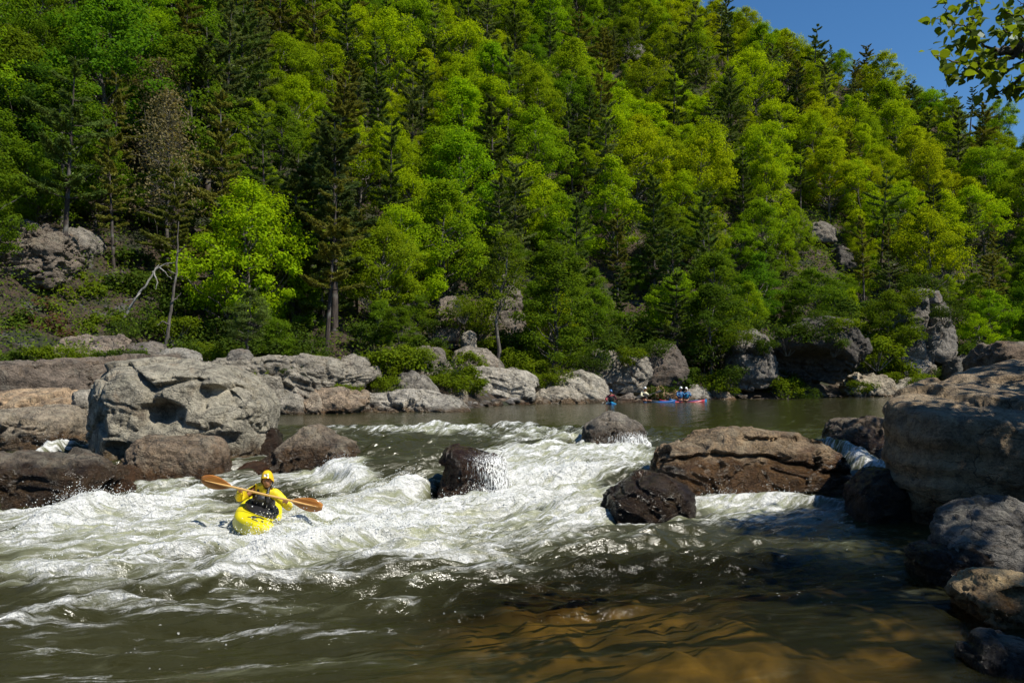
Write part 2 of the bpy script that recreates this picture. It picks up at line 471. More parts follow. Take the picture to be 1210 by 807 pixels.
R2('boulder', 'black wet rock in the shade right of the big boulder', [(262, 552), (276, 520), (300, 505), (326, 506), (332, 530), (320, 552)], 18.3, 1.0, .3, cat='boulder', tint=(.07, .055, .045), wet=1.2, level=5, seed=13)
R2('boulder', 'small rusty rock just behind the kayaker helmet at the foam edge', [(270, 560), (284, 548), (300, 543), (316, 546), (322, 560)], 16.6, .5, .2, cat='boulder', tint=(.13, .075, .05), wet=.9, level=5, seed=14)
CENTRE = outline_pts([(516, 592), (517, 560), (519, 532), (530, 527), (556, 529), (580, 537), (600, 548), (606, 570), (602, 590)], 14.9, .9, .4, .5, .15)
CENTRE_ROCK = rock('boulder', 'dark wet rock standing mid-rapid with water spilling off its side', 'boulder', CENTRE, (.085, .055, .04), 1.3, level=6, seed=15, p=22, amp=.05, strata=.3, crack=.4)
LIP_ROCK = R2('boulder', 'angular grey rock at the lip of the rapid with foam round it', [(686, 540), (689, 506), (700, 490), (722, 484), (742, 487), (762, 502), (772, 530), (740, 542)], 20.0, 1.1, .4, cat='boulder', tint=(.17, .155, .14), wet=1.02, level=6, seed=16, p=30, amp=.04, chips=18)
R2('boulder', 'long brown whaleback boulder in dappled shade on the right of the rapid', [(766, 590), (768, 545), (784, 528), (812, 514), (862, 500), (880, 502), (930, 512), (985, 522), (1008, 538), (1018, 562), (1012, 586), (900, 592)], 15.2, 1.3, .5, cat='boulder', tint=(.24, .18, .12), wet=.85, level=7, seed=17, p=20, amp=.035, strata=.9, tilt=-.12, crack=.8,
   grooves=[([(770, 548), (830, 540), (900, 538), (960, 556), (1010, 562)], 3.5, .14), ([(880, 520), (930, 518), (985, 524)], 3, .1)])
R2('boulder', 'black pointed wet rock in front of the long brown boulder', [(709, 612), (716, 588), (735, 572), (768, 556), (800, 566), (822, 583), (828, 602), (790, 616), (750, 618)], 13.0, 1.0, .45, cat='boulder', tint=(.075, .065, .06), wet=.85, level=6, seed=18, p=22, amp=.05, strata=.6, tilt=.5)
# --- the great boulder on the right: sunlit sloping top, shaded undercut face
B = []
for x, y, Y in [(1052, 468, 14.6), (1046, 520, 13.4), (1050, 480, 13.2), (1058, 552, 13.0), (1068, 604, 12.9), (1085, 508, 12.4), (1100, 500, 12.2), (1180, 502, 11.9), (1245, 520, 11.8), (1260, 620, 12.2), (1110, 612, 12.4), (1205, 618, 12.1),
                (1100, 448, 15.2), (1150, 432, 16.0), (1200, 429, 16.2), (1290, 432, 15.5), (1330, 470, 14.0), (1340, 600, 13.5), (1320, 530, 12.2)]:
    B.append(at(x, y, Y))
for x, y in [(1060, 545), (1300, 560)]: B.append(at(x, y, 16.5)); 
B = B+[b+np.array([0, 0, -.8]) for b in B if b[2] < .45]
rock('boulder', 'huge tan boulder at the right edge, its sloping top striped with leaf shadows', 'boulder', B, (.27, .21, .145), .25, level=7, seed=21, p=30, chips=16, amp=.032, strata=.9, crack=.5, tilt=.14, chip=(.94, .99),
     grooves=[([(1060, 490), (1110, 470), (1160, 470), (1210, 480)], 4, .1), ([(1078, 470), (1130, 458), (1200, 452)], 3, .08), ([(1068, 500), (1070, 560), (1072, 600)], 3, .08)])
R2('boulder', 'dark wet foot rock at the base of the huge tan boulder by the cascade', [(1012, 612), (1016, 580), (1030, 560), (1052, 550), (1075, 560), (1085, 612)], 13.0, .9, .4, cat='boulder', tint=(.07, .055, .04), wet=.9, level=6, seed=22, amp=.04)
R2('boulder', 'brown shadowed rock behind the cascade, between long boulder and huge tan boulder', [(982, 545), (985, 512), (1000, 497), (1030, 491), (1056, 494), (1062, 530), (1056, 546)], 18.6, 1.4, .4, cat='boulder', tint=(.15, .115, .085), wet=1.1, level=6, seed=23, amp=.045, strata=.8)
R2('boulder', 'dark square rock peeking over the huge tan boulder at the edge', [(1176, 438), (1176, 412), (1184, 403), (1215, 402), (1250, 408), (1250, 440)], 20.5, 1.8, .4, cat='boulder', tint='brown', wet=-1, level=5, seed=24, p=30)
R2('boulder', 'slate grey faceted rock in the near corner below the huge boulder', [(1112, 646), (1120, 624), (1150, 602), (1185, 588), (1215, 596), (1260, 612), (1260, 690), (1205, 690), (1160, 668)], 9.3, .9, .35, .5, .5, cat='boulder', tint=(.15, .148, .15), wet=-.2, level=6, seed=25, p=30, amp=.045, chips=20)
R2('boulder', 'black wet rock at the waterline under the slate grey rock', [(1093, 680), (1096, 655), (1115, 642), (1150, 644), (1200, 655), (1240, 680), (1240, 712), (1150, 708)], 9.1, .8, .3, cat='boulder', tint=(.05, .048, .047), wet=.6, level=6, seed=26)
R2('boulder', 'honey-coloured water-carved rock with a scooped hollow, in the near corner', [(1148, 712), (1150, 692), (1170, 682), (1210, 679), (1270, 690), (1270, 745), (1190, 734)], 7.7, .7, .25, cat='boulder', tint=(.42, .32, .19), wet=.12, level=6, seed=27, amp=.05, strata=1.2, dents=[(1212, 702, 26, 18, .2)])
R2('boulder', 'black rock at the bottom corner of the clear pool', [(1163, 830), (1166, 775), (1180, 757), (1230, 748), (1280, 765), (1280, 840)], 6.4, .6, .25, cat='boulder', tint=(.05, .05, .052), wet=.15, level=6, seed=28)

# --- far shore
def RF(name, label, outline, Y, thick=2.5, bulge=.9, drop=.6, lean=.5, cat='rock', **kw):
    kw.setdefault('level', 6)
    return R2(name, label, outline, Y, thick, bulge, drop, lean, cat, far=True, **kw)
LEDGE = []
for x, y, Y in [(-90, 466, 24.0), (-90, 434, 24.2), (0, 432, 25.6), (70, 430, 26.8), (128, 426, 28), (190, 421, 30.0), (200, 466, 29.6), (130, 468, 27.6), (60, 466, 26.4), (0, 467, 25.2)]:
    LEDGE += [at(x, y, Y), at(x, y, Y)+np.array([-.3, 4.0, .15])]
    if y > 460: LEDGE += [at(x, y, Y)+np.array([0, 0, -1.2])]
rock('rock_ledge', 'long straight brown rock ledge with vertical water stains on the left bank', 'rock ledge', LEDGE, (.2, .165, .14), -1, True, level=7, seed=31, p=40, amp=.02, strata=1.2, chips=6, chip=(.96, .99), fscale=1.6)
LEDGE = []
for x, y, Y in [(235, 486, 32.5), (240, 424, 33), (300, 421, 34), (380, 420, 36), (428, 428, 36.6), (440, 446, 36.6), (400, 452, 35.6), (300, 462, 34), (330, 486, 35)]:
    LEDGE += [at(x, y, Y), at(x, y, Y)+np.array([-.3, 4.0, .1])]
    if y > 460: LEDGE += [at(x, y, Y)+np.array([0, 0, -1.2])]
rock('rock_ledge', 'pale grey layered ledge on the bank just right of the big boulder', 'rock ledge', LEDGE, (.33, .31, .275), -1, True, level=7, seed=32, p=34, amp=.035, strata=1.5, chips=8, chip=(.93, .99), fscale=1.6)
RF('rock_slab', 'tan stepped slab below the pale layered ledge at the pool edge', [(310, 488), (318, 470), (345, 462), (400, 455), (436, 462), (438, 476), (400, 487)], 35.0, 2.0, .8, tint=(.38, .3, .23), wet=.95, seed=33, strata=1.2)
RF('rock_slab', 'small white angular rock on the tan slab beside the pool', [(316, 478), (322, 462), (340, 460), (356, 466), (360, 480)], 34.0, .9, .3, tint='pale', wet=.9, level=5, seed=34)
RF('rock_slab', 'small rounded pale rock at the pool edge, left of the long slab', [(357, 484), (360, 466), (366, 458), (382, 468), (386, 484)], 34.4, .9, .3, tint=(.4, .34, .28), wet=.95, level=5, seed=35)
RF('rock_slab', 'long low white-grey slab sloping into the pool, centre left of the far shore', [(396, 488), (402, 473), (440, 462), (485, 456), (520, 461), (545, 474), (563, 482), (560, 489), (470, 490)], 36.8, 2.4, .9, tint=(.4, .385, .36), wet=.93, level=7, seed=36, strata=.9, p=18, tilt=.15)
RF('boulder', 'dark-backed grey rock leaning behind the long white-grey slab', [(466, 466), (470, 440), (482, 435), (505, 446), (520, 462)], 38.6, 1.5, .5, cat='boulder', tint=(.27, .255, .235), wet=-1, level=5, seed=37)
RF('boulder', 'square white-grey boulder with a black shaded left side on the far shore', [(537, 470), (540, 444), (548, 434), (585, 431), (626, 434), (636, 446), (632, 462), (606, 470)], 47.5, 3.0, 1.0, cat='boulder', tint=(.4, .385, .355), wet=1.0, level=6, seed=38, p=34, strata=1.0, amp=.045, crack=1.0)
RF('boulder', 'flat dark rock under the square white-grey boulder at the waterline', [(545, 478), (548, 469), (600, 466), (630, 470), (634, 479)], 46.6, 1.5, .5, cat='boulder', tint=(.2, .16, .13), wet=1.0, level=5, seed=39)
RF('boulder', 'broad pale sloping boulder with dark streaks behind the blue kayak', [(632, 477), (640, 458), (660, 445), (690, 437), (712, 445), (726, 462), (730, 477)], 49.5, 3.0, 1.0, cat='boulder', tint=(.39, .37, .33), wet=1.0, level=6, seed=40, p=26, tilt=.6)
RF('boulder', 'low white rounded rock at the foot of the broad pale boulder', [(624, 478), (632, 464), (655, 455), (682, 456), (692, 468), (694, 478)], 47.8, 1.8, .7, cat='boulder', tint=(.43, .4, .35), wet=.98, level=6, seed=41, p=14)
RF('cliff', 'blocky pale cliff face above the blue kayak', [(690, 450), (692, 425), (700, 414), (740, 410), (768, 416), (772, 440), (760, 456), (720, 456)], 53.8, 3.0, .9, cat='cliff', tint=(.35, .33, .3), wet=-1, seed=42, p=34, crack=1.0)
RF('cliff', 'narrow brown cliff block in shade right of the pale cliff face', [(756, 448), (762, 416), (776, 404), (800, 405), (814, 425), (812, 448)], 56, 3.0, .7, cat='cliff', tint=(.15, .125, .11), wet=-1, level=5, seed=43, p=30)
RF('boulder', 'orange-brown earthy rock behind the two far kayakers in blue', [(745, 470), (750, 458), (775, 452), (800, 456), (808, 470)], 55.5, 1.5, .5, cat='boulder', tint=(.42, .28, .17), wet=1.0, level=5, seed=44)
RF('boulder', 'low grey rock at the waterline between blue kayak and the cream-clad kayaker', [(727, 477), (732, 468), (745, 464), (758, 470), (762, 477)], 49.5, 1.2, .5, cat='boulder', tint=(.24, .21, .19), wet=1.0, level=5, seed=45)
RF('boulder', 'pale leaning slab of rock beside the red kayak', [(806, 473), (808, 456), (818, 453), (832, 458), (846, 470), (830, 474)], 56.5, 1.5, .5, cat='boulder', tint=(.4, .385, .37), wet=.9, level=5, seed=46, p=30)
RF('boulder', 'tan rock on the shore just right of the pale leaning slab', [(836, 473), (840, 462), (856, 460), (868, 466), (872, 474)], 56.5, 1.5, .4, cat='boulder', tint=(.3, .24, .19), wet=.95, level=5, seed=47)
RF('cliff', 'tall grey split cliff block rising from the shore right of the red kayak', [(866, 450), (868, 410), (874, 388), (892, 385), (908, 398), (920, 422), (923, 446), (900, 452)], 58.5, 3.5, 1.0, cat='cliff', tint=(.27, .255, .25), wet=-1, seed=48, p=34, crack=1.2, grooves=[([(868, 418), (895, 420), (922, 418)], 2, .5)])
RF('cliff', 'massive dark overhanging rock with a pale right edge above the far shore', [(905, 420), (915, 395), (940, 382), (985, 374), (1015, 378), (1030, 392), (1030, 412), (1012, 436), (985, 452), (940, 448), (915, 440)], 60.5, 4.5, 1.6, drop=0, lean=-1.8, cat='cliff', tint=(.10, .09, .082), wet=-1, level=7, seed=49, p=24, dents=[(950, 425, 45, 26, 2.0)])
RF('cliff', 'round-topped grey cliff tower on the right of the far shore', [(1062, 420), (1064, 380), (1074, 350), (1092, 334), (1112, 338), (1126, 365), (1132, 400), (1128, 422)], 69, 4.0, 1.2, cat='cliff', tint=(.26, .245, .235), wet=-1, seed=50, p=28, crack=1.0, grooves=[([(1100, 340), (1104, 370), (1096, 400), (1100, 420)], 2.5, .7), ([(1100, 372), (1125, 372)], 2, .5)])
RF('rock_slab', 'pale tilted slab with diagonal lines below the dark overhanging rock', [(990, 467), (1000, 452), (1015, 443), (1034, 440), (1056, 450), (1066, 466)], 64, 2.5, .8, tint=(.4, .36, .3), wet=.9, seed=51, tilt=.8, strata=1.3)
RF('rock_slab', 'dark-fronted pale slab on the shore right of the diagonal-lined slab', [(1046, 466), (1050, 450), (1070, 444), (1098, 446), (1112, 456), (1106, 468)], 65, 2.5, .8, tint=(.34, .32, .29), wet=.9, seed=52, strata=1.0)
RF('boulder', 'rounded grey boulder under the round-topped cliff tower', [(1066, 438), (1070, 426), (1085, 419), (1104, 424), (1112, 438)], 68, 2.5, .6, cat='boulder', tint=(.32, .3, .28), wet=-1, level=5, seed=53)
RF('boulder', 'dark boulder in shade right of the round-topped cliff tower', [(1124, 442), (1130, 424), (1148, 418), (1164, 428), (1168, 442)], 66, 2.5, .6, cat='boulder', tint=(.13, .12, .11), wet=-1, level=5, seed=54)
RF('cliff', 'cleft brown-grey crag low on the slope above the square boulder', [(508, 405), (510, 375), (520, 352), (534, 345), (546, 356), (544, 384), (540, 404)], 52.5, 3, .8, cat='cliff', tint=(.27, .23, .2), wet=-1, seed=55, p=28, crack=1.2)
RF('boulder', 'small pale block perched beside the cleft crag', [(543, 404), (545, 391), (556, 388), (563, 395), (563, 406)], 51.5, 1.0, .4, cat='boulder', tint='pale', wet=-1, level=5, seed=56, p=30)
RF('cliff', 'tall pale cliff strip behind a slim trunk above the square boulder', [(566, 406), (570, 360), (578, 334), (598, 322), (616, 345), (622, 380), (612, 410)], 57, 3, .8, cat='cliff', tint=(.25, .22, .195), wet=-1, seed=57, p=28, crack=1.2)
RF('boulder', 'grey sloping rock between the square boulder and the cleft crag', [(528, 434), (534, 414), (552, 407), (578, 414), (598, 432)], 49.8, 2.0, .7, cat='boulder', tint=(.29, .265, .24), wet=-1, level=5, seed=58)
RF('boulder', 'low brown-grey rock in the gap between long slab and square boulder', [(505, 482), (514, 462), (534, 452), (550, 462), (558, 481)], 42.2, 2.2, .8, cat='boulder', tint=(.27, .235, .2), wet=.95, level=5, seed=80)
RF('cliff', 'grey rock wall under shrubs between the long slab and the square boulder', [(478, 452), (484, 418), (500, 408), (525, 412), (536, 440), (530, 456)], 43, 2.5, .8, cat='cliff', tint=(.25, .225, .2), wet=-1, level=6, seed=59)
RF('cliff', 'brown layered cliff high on the left bank at the picture edge', [(-40, 330), (-40, 268), (0, 258), (40, 262), (72, 272), (76, 300), (60, 324)], on_hill(30, 322, 1)[1]-.6, 3, 1.0, cat='cliff', tint=(.235, .2, .17), wet=-1, level=7, seed=60, p=26, strata=1.4, fscale=1.6)
RF('cliff', 'small pale cracked outcrop right of the brown layered cliff', [(66, 296), (70, 272), (84, 266), (104, 272), (106, 290), (94, 300)], on_hill(86, 300, 1)[1]-.6, 2, .6, cat='cliff', tint=(.34, .32, .3), wet=-1, level=5, seed=61)
RF('boulder', 'low blocky pinkish rock step above the brown ledge', [(56, 416), (66, 399), (100, 395), (140, 397), (146, 412), (140, 420)], 33.5, 1.5, .5, cat='boulder', tint=(.36, .3, .26), wet=-1, level=6, seed=62, p=34)
RF('boulder', 'dark little rock beside the pinkish rock step, near the leaning trunk', [(142, 420), (148, 406), (168, 402), (186, 404), (188, 420)], 34, 1.3, .4, cat='boulder', tint=(.22, .2, .185), wet=-1, level=5, seed=63)
RF('boulder', 'pale grey rounded rock just above the top of the big boulder', [(180, 424), (188, 414), (205, 410), (228, 416), (236, 424)], 32.5, 1.2, .4, cat='boulder', tint=(.36, .35, .33), wet=-1, level=5, seed=64)
RF('boulder', 'dark pointed rock on top of the pale layered ledge', [(264, 423), (270, 412), (282, 410), (296, 420), (296, 425)], 34.6, 1.0, .3, cat='boulder', tint=(.2, .19, .18), wet=-1, level=5, seed=65)
# crags on the wooded slope
for (lab, out, tn, sd) in [
    ('flat-topped grey rock jutting from the woods above the dark overhang', [(956, 276), (958, 264), (970, 260), (988, 266), (990, 276)], (.36, .33, .3), 70),
    ('dark grey crag among trees under the flat-topped jutting rock', [(990, 312), (990, 294), (998, 286), (1008, 296), (1014, 312)], (.13, .12, .11), 71),
    ('small grey outcrop among the trees near the top of the slope', [(728, 62), (734, 48), (745, 44), (762, 56), (768, 66)], (.33, .32, .31), 72),
    ('grey outcrop showing between crowns high right of the slope centre', [(786, 145), (790, 120), (800, 112), (812, 130), (812, 148)], (.3, .28, .27), 73),
    ('small pale rock showing between crowns midway up the slope', [(548, 142), (550, 132), (558, 129), (564, 138), (564, 144)], (.36, .34, .32), 74),
    ('pale rock peeping from leaves above the grey split cliff block', [(898, 296), (900, 282), (912, 276), (922, 286), (922, 298)], (.38, .36, .34), 75)]:
    o = np.array(out, float); q = on_hill(o[:, 0].mean(), o[:, 1].max(), 6)
    RF('crag', lab, out, q[1]-2.0, 4, 1.2, drop=1.0, lean=1.0, cat='crag', tint=np.array(tn)*.7, wet=-5, level=5, seed=sd, p=28)

# small stones strewn along the far waterline
proto = []
for i in range(6):
    rg = np.random.default_rng(200+i)
    q = rg.normal(size=(16, 3)); q /= np.linalg.norm(q, axis=1)[:, None]; q *= np.array([1, .8, .55])
    V, Fc = rock_mesh(q, level=4, seed=200+i, p=20, chips=10, amp=.06)
    proto.append(mesh_np('shore_stone', V, Fc, True, [M['rock_far']]))
LAND = [(-400, 60, 'by the left edge'), (60, 110, 'left of the big boulder'), (110, 320, 'behind the big boulder'), (320, 435, 'near the pale layered ledge'), (435, 535, 'near the long white-grey slab'), (535, 636, 'near the square boulder'),
        (636, 732, 'near the broad pale boulder'), (732, 782, 'near the cream-clad kayaker'), (782, 862, 'near the red kayak'), (862, 926, 'near the grey split cliff'), (926, 1036, 'near the dark overhang'), (1036, 1135, 'near the cliff tower'), (1135, 3000, 'above the huge tan boulder')]
def land(px):
    for a, b, t in LAND:
        if a <= px < b: return t
ORD = ['first', 'second', 'third', 'fourth', 'fifth', 'sixth', 'seventh', 'eighth', 'ninth', 'tenth', 'eleventh', 'twelfth', 'thirteenth', 'fourteenth', 'fifteenth']
def label_cells(items, cat, group):
    """items: (object, px, words) - a cell's members are told apart by their order from the left"""
    cells = {}
    for o, px, w in items: cells.setdefault(w, []).append((px, o))
    for w, l in cells.items():
        l.sort(key=lambda a: a[0])
        for i, (px, o) in enumerate(l):
            if len(l) == 1: s = w
            elif i == 0: s = w+', leftmost'
            elif i == len(l)-1: s = w+', rightmost'
            elif len(l) == 3: s = w+', middle one'
            else: s = w+', %s from left' % ORD[min(i, 14)]
            tag(o, s, cat, group)

items = []
rg = np.random.default_rng(5)
for i in range(85):
    px = rg.uniform(430, 1110) if i > 12 else rg.uniform(-20, 320)
    x0 = None
    for Y in np.linspace(22, 80, 240):
        x = (px-605)/940*Y
        if Y > toe(x)-.4: x0 = x; break
    if x0 is None: continue
    Y += rg.uniform(-.4, 1.6); x0 = (px-605)/940*Y
    o = link('shore_stone', proto[i % 6]); s = rg.uniform(.18, .62)*(1 if i % 5 else 1.5)
    o.location = (x0, Y, max(.72, float(terrain_z(x0, Y)))+s*.1); o.scale = (s*1.2, s, s*.8); o.rotation_euler = (rg.uniform(-.3, .3), rg.uniform(-.3, .3), rg.uniform(0, 6.28))
    tn = random.choice([('pale grey', (.36, .34, .31)), ('tan', (.36, .28, .2)), ('dark grey', (.2, .185, .17))])
    rock_obj_color(o, tn[1], .95)
    items.append((o, px, '%s stone at the far waterline, %s' % (tn[0], land(px))))
label_cells(items, 'stone', 'stones along the far shore')
# ------------------------------------------------------------------ vegetation
def unit(v): return v/np.maximum(np.linalg.norm(v, axis=-1, keepdims=True), 1e-9)

def leaf_quads(C, Nn, size, aspect=.6, rg=rng, fold=0.0, axis=None):
    n = len(C); size = np.broadcast_to(size, (n,))
    if axis is None:
        axis = unit(np.cross(Nn, rg.normal(size=(n, 3))))
    b = unit(np.cross(Nn, axis))
    L = axis*size[:, None]*.5; W = b*(size*aspect*.5)[:, None]
    V = np.stack([C-L, C+W-L*.1+Nn*(size*fold)[:, None], C+L, C-W-L*.1+Nn*(size*fold)[:, None]], 1).reshape(-1, 3)
    return V, np.arange(4*n).reshape(n, 4)

def limb(a, b, r0, r1, n=5, sag=.1, rg=rng):
    t = np.linspace(0, 1, n)[:, None]
    P = a+(b-a)*t; L = np.linalg.norm(b-a)
    P[1:-1] += rg.normal(size=(n-2, 3))*L*.05
    P[:, 2] += (np.sin(t[:, 0]*np.pi))*L*sag
    return tube_np(P, np.linspace(r0, r1, n), 6)

def gen_broadleaf(seed, h=10., wide=.33, low=.28, puffs=64, per=190, leaf=.26, shape=0):
    rg = np.random.default_rng(seed)
    lean = rg.normal(size=2)*.05*h
    def axis(z): return np.array([lean[0]*(z/h)**2, lean[1]*(z/h)**2, z])
    tz = np.linspace(0, .9*h, 9)
    tp = np.array([axis(z) for z in tz]); tp[1:, :2] += rg.normal(size=(8, 2))*.012*h
    wood = [tube_np(tp, np.linspace(.016*h, .004*h, 9), 8)]
    C = []
    for i in range(puffs):
        f = rg.uniform(low, 1.0)
        u = (f-low)/(1-low)
        prof = (math.sin(math.pi*min(1, .16+.84*u)**.85))**.65 if shape == 0 else (1-u)**.55*.95+.12
        ang = i*2.4+rg.uniform(-.5, .5)
        rr = wide*h*prof*math.sqrt(rg.uniform(.12, 1))*rg.uniform(.8, 1.18)
        c = axis(f*h)+np.array([math.cos(ang)*rr, math.sin(ang)*rr, rg.normal()*.02*h])
        C.append(c)
    C = np.array(C)
    for i in range(0, puffs, 2):
        c = C[i]; z0 = max(low*.55*h, c[2]-np.linalg.norm(c[:2])*rg.uniform(.5, .9)-.3)
        wood.append(limb(axis(z0), c, .006*h, .0014*h, 5, -.05, rg))
    P, N, S = [], [], []
    mid = axis(.55*h)
    for c in C:
        m = int(per*rg.uniform(.6, 1.3)); rad = h*.074*rg.uniform(.6, 1.4)
        d = unit(rg.normal(size=(m, 3))); rr = rg.uniform(.15, 1, m)**.45
        q = d*rr[:, None]*np.array([1.0, 1.0, .60])*rad
        q += rg.normal(size=(m, 3))*rad*.12
        P.append(c+q)
        out = unit(c-mid)
        N.append(unit(np.array([0, 0, .8])+d*.55+out*.35+rg.normal(size=(m, 3))*.6))
        S.append(leaf*rg.uniform(.6, 1.25, m))
    P, N, S = np.concatenate(P), np.concatenate(N), np.concatenate(S)
    return merge(wood), leaf_quads(P, N, S, .68, rg)

def gen_pine(seed, h=13., spread=.17, bare=.28, tuft=.36, gaps=.12, droop=.0, dens=1.0):
    rg = np.random.default_rng(seed)
    wob = rg.normal(size=2)*.02*h
    tz = np.linspace(0, h, 9); tp = np.stack([wob[0]*(tz/h)**2, wob[1]*(tz/h)**2, tz], 1)
    wood = [tube_np(tp, np.linspace(.0145*h, .0015*h, 9), 8)]
    P, A = [], []
    z = bare*h
    while z < h*.985:
        u = (z-bare*h)/(h*(1-bare))
        Lm = h*spread*((1-u)**.55*.85+.16)*(.72+.28*math.sin(u*23+seed*1.7))
        k = int(rg.integers(4, 7)); a0 = rg.uniform(0, 6.28)
        for j in range(k):
            if rg.uniform() < gaps: continue
            ang = a0+j*6.283/k+rg.normal()*.2
            L = Lm*rg.uniform(.35, 1.3)
            rise = (.35*u+.02-droop)+rg.normal()*.08
            t = np.linspace(0, 1, 5)
            q = np.stack([np.cos(ang)*L*t, np.sin(ang)*L*t, L*(rise*t+.16*t*t)], 1)+np.array([wob[0]*(z/h)**2, wob[1]*(z/h)**2, z])
            wood.append(tube_np(q, np.linspace(.0034*h, .0008*h, 5)*(1-.5*u), 5))
            m = int((34+L*125)*dens)
            tt = rg.uniform(.22, 1.03, m)**.8
            side = np.array([-math.sin(ang), math.cos(ang), 0])
            wv = (.34*L*(1.12-tt))*rg.uniform(-1, 1, m)
            base = np.stack([np.interp(tt, t, q[:, i]) for i in range(3)], 1)
            base = base+side*wv[:, None]; base[:, 2] += rg.normal(size=m)*.05+.06-abs(wv)*droop*.6
            dirn = unit(np.array([math.cos(ang), math.sin(ang), .25])+side*np.sign(wv)[:, None]*.6+rg.normal(size=(m, 3))*.55)
            P.append(base); A.append(dirn)
        z += h*.047*rg.uniform(.7, 1.35)
    P, A = np.concatenate(P), np.concatenate(A)
    n = len(P)
    N = unit(np.cross(A, rg.normal(size=(n, 3)))+np.array([0, 0, .4]))
    N = unit(N-A*(N*A).sum(1)[:, None])
    return merge(wood), leaf_quads(P, N, tuft*rg.uniform(.7, 1.3, n), .24, rg, axis=A)

def gen_bare(seed, h=9.):
    rg = np.random.default_rng(seed); wood = []
    tz = np.linspace(0, h, 8); tp = np.stack([rg.normal(size=8)*.05, rg.normal(size=8)*.05, tz], 1)
    wood.append(tube_np(tp, np.linspace(.012*h, .002*h, 8), 7))
    for i in range(60):
        z = rg.uniform(.25, .97)*h; a = rg.uniform(0, 6.28); L = (1-z/h*.75)*h*.22*rg.uniform(.5, 1.2)
        p0 = np.array([0, 0, z]); p1 = p0+np.array([math.cos(a)*L, math.sin(a)*L, L*rg.uniform(.1, .7)])
        wood.append(limb(p0, p1, .0028*h, .0008*h, 5, -.03, rg))
        for k in range(5):
            b = p0+(p1-p0)*rg.uniform(.3, 1); wood.append(limb(b, b+rg.normal(size=3)*L*.3, .0010*h, .0005*h, 3, 0, rg))
    m = 3000
    P = np.stack([rg.normal(size=m)*.13*h, rg.normal(size=m)*.13*h, rg.uniform(.3, 1, m)*h], 1)
    P[:, :2] *= (1.25-P[:, 2:3]/h)
    return merge(wood), leaf_quads(P, unit(rg.normal(size=(m, 3))), .17, .5, rg)

def gen_shrub(seed, h=1.8, n=14, per=120, leaf=.13, wide=.75):
    rg = np.random.default_rng(seed); wood = []; P, N, S = [], [], []
    for i in range(n):
        a = rg.uniform(0, 6.28); rr = wide*h*math.sqrt(rg.uniform(0, 1))*.8
        c = np.array([math.cos(a)*rr, math.sin(a)*rr, h*rg.uniform(.35, .95)*(1.05-.45*rr/(wide*h))])
        wood.append(limb(np.array([math.cos(a)*.08, math.sin(a)*.08, -.2]), c, .022, .007, 4, 0, rg))
        m = int(per*rg.uniform(.6, 1.3)); d = unit(rg.normal(size=(m, 3))); r = h*.27*rg.uniform(.7, 1.3)
        P.append(c+d*rg.uniform(.2, 1, m)[:, None]**.5*r*np.array([1, 1, .65])+rg.normal(size=(m, 3))*.05)
        N.append(unit(np.array([0, 0, .8])+d*.6+rg.normal(size=(m, 3))*.5)); S.append(leaf*rg.uniform(.6, 1.3, m))
    return merge(wood), leaf_quads(np.concatenate(P), np.concatenate(N), np.concatenate(S), .6, rg)

def plant_meshes(name, gen, leafmat, barkmat):
    (wv, wf), (lv, lf) = gen
    a = mesh_np(name+'_trunk', wv, wf, True, [barkmat]); b = mesh_np(name+'_crown', lv, lf, False, [leafmat])
    return a, b

BROAD = [plant_meshes('broadleaf', gen_broadleaf(11+i, 10, w, lo, pf, 190, .20, shp), M['leaf'], M['bark']) for i, (w, lo, pf, shp) in
         enumerate([(.37, .28, 92, 0), (.33, .25, 84, 0), (.43, .36, 110, 0), (.29, .2, 76, 0), (.39, .36, 84, 0), (.36, .18, 96, 1), (.41, .28, 120, 0)])]
PINE = [plant_meshes('pine', gen_pine(31+i, 13, sp, ba, .36, ga, dr), M['needle'], M['pinebark']) for i, (sp, ba, ga, dr) in
        enumerate([(.22, .30, .26, .0), (.25, .22, .18, .05), (.19, .42, .3, .0), (.26, .12, .12, .12), (.24, .38, .34, .03)])]
BARE = [plant_meshes('bare', gen_bare(51+i), M['needle'], M['bark']) for i in range(3)]
SHRUB = [plant_meshes('shrub', gen_shrub(61+i, 1.8, n, pr, lf), M['shrub'], M['bark']) for i, (n, pr, lf) in enumerate([(16, 140, .13), (12, 120, .17), (20, 130, .11), (10, 130, .15)])]

def plant(kind, meshes, loc, s, rz, color, sz=None, tilt=(0, 0), stem='trunk', leaf='crown'):
    e = empty(kind, loc); e.rotation_euler = (tilt[0], tilt[1], rz); e.scale = (s, s, sz or s)
    a = link(stem, meshes[0], e); b = link(leaf, meshes[1], e); b.color = (*color, 1)
    return e

TONES = {'bright yellow-green': (.30, .385, .010), 'fresh green': (.215, .315, .012), 'mid green': (.125, .21, .014)}
PTONES = {'dark green': (.11, .165, .038), 'olive green': (.19, .195, .04), 'grey-green': (.16, .20, .07)}
def blob(px, py, L): return max(s*math.exp(-(((px-x)/rx)**2+((py-y)/ry)**2)) for x, y, rx, ry, s in L)
PINEZONE = [(170, 200, 110, 150, .8), (400, 180, 70, 120, .9), (300, 60, 60, 60, .6), (255, 110, 45, 110, .95), (400, 240, 60, 150, 1.0), (330, 320, 70, 90, .85), (210, 290, 40, 90, .8), (585, 190, 38, 130, .95), (500, 40, 45, 50, .8), (735, 50, 40, 45, .9),
            (945, 120, 28, 70, 1.0), (850, 100, 30, 90, .55), (1050, 70, 90, 28, .75), (1120, 150, 60, 60, .6), (800, 330, 60, 70, .7), (1010, 280, 80, 70, .55), (120, 170, 60, 110, .55), (690, 140, 30, 60, .5), (960, 400, 60, 50, .6), (1150, 300, 60, 80, .5), (880, 240, 30, 60, .6)]
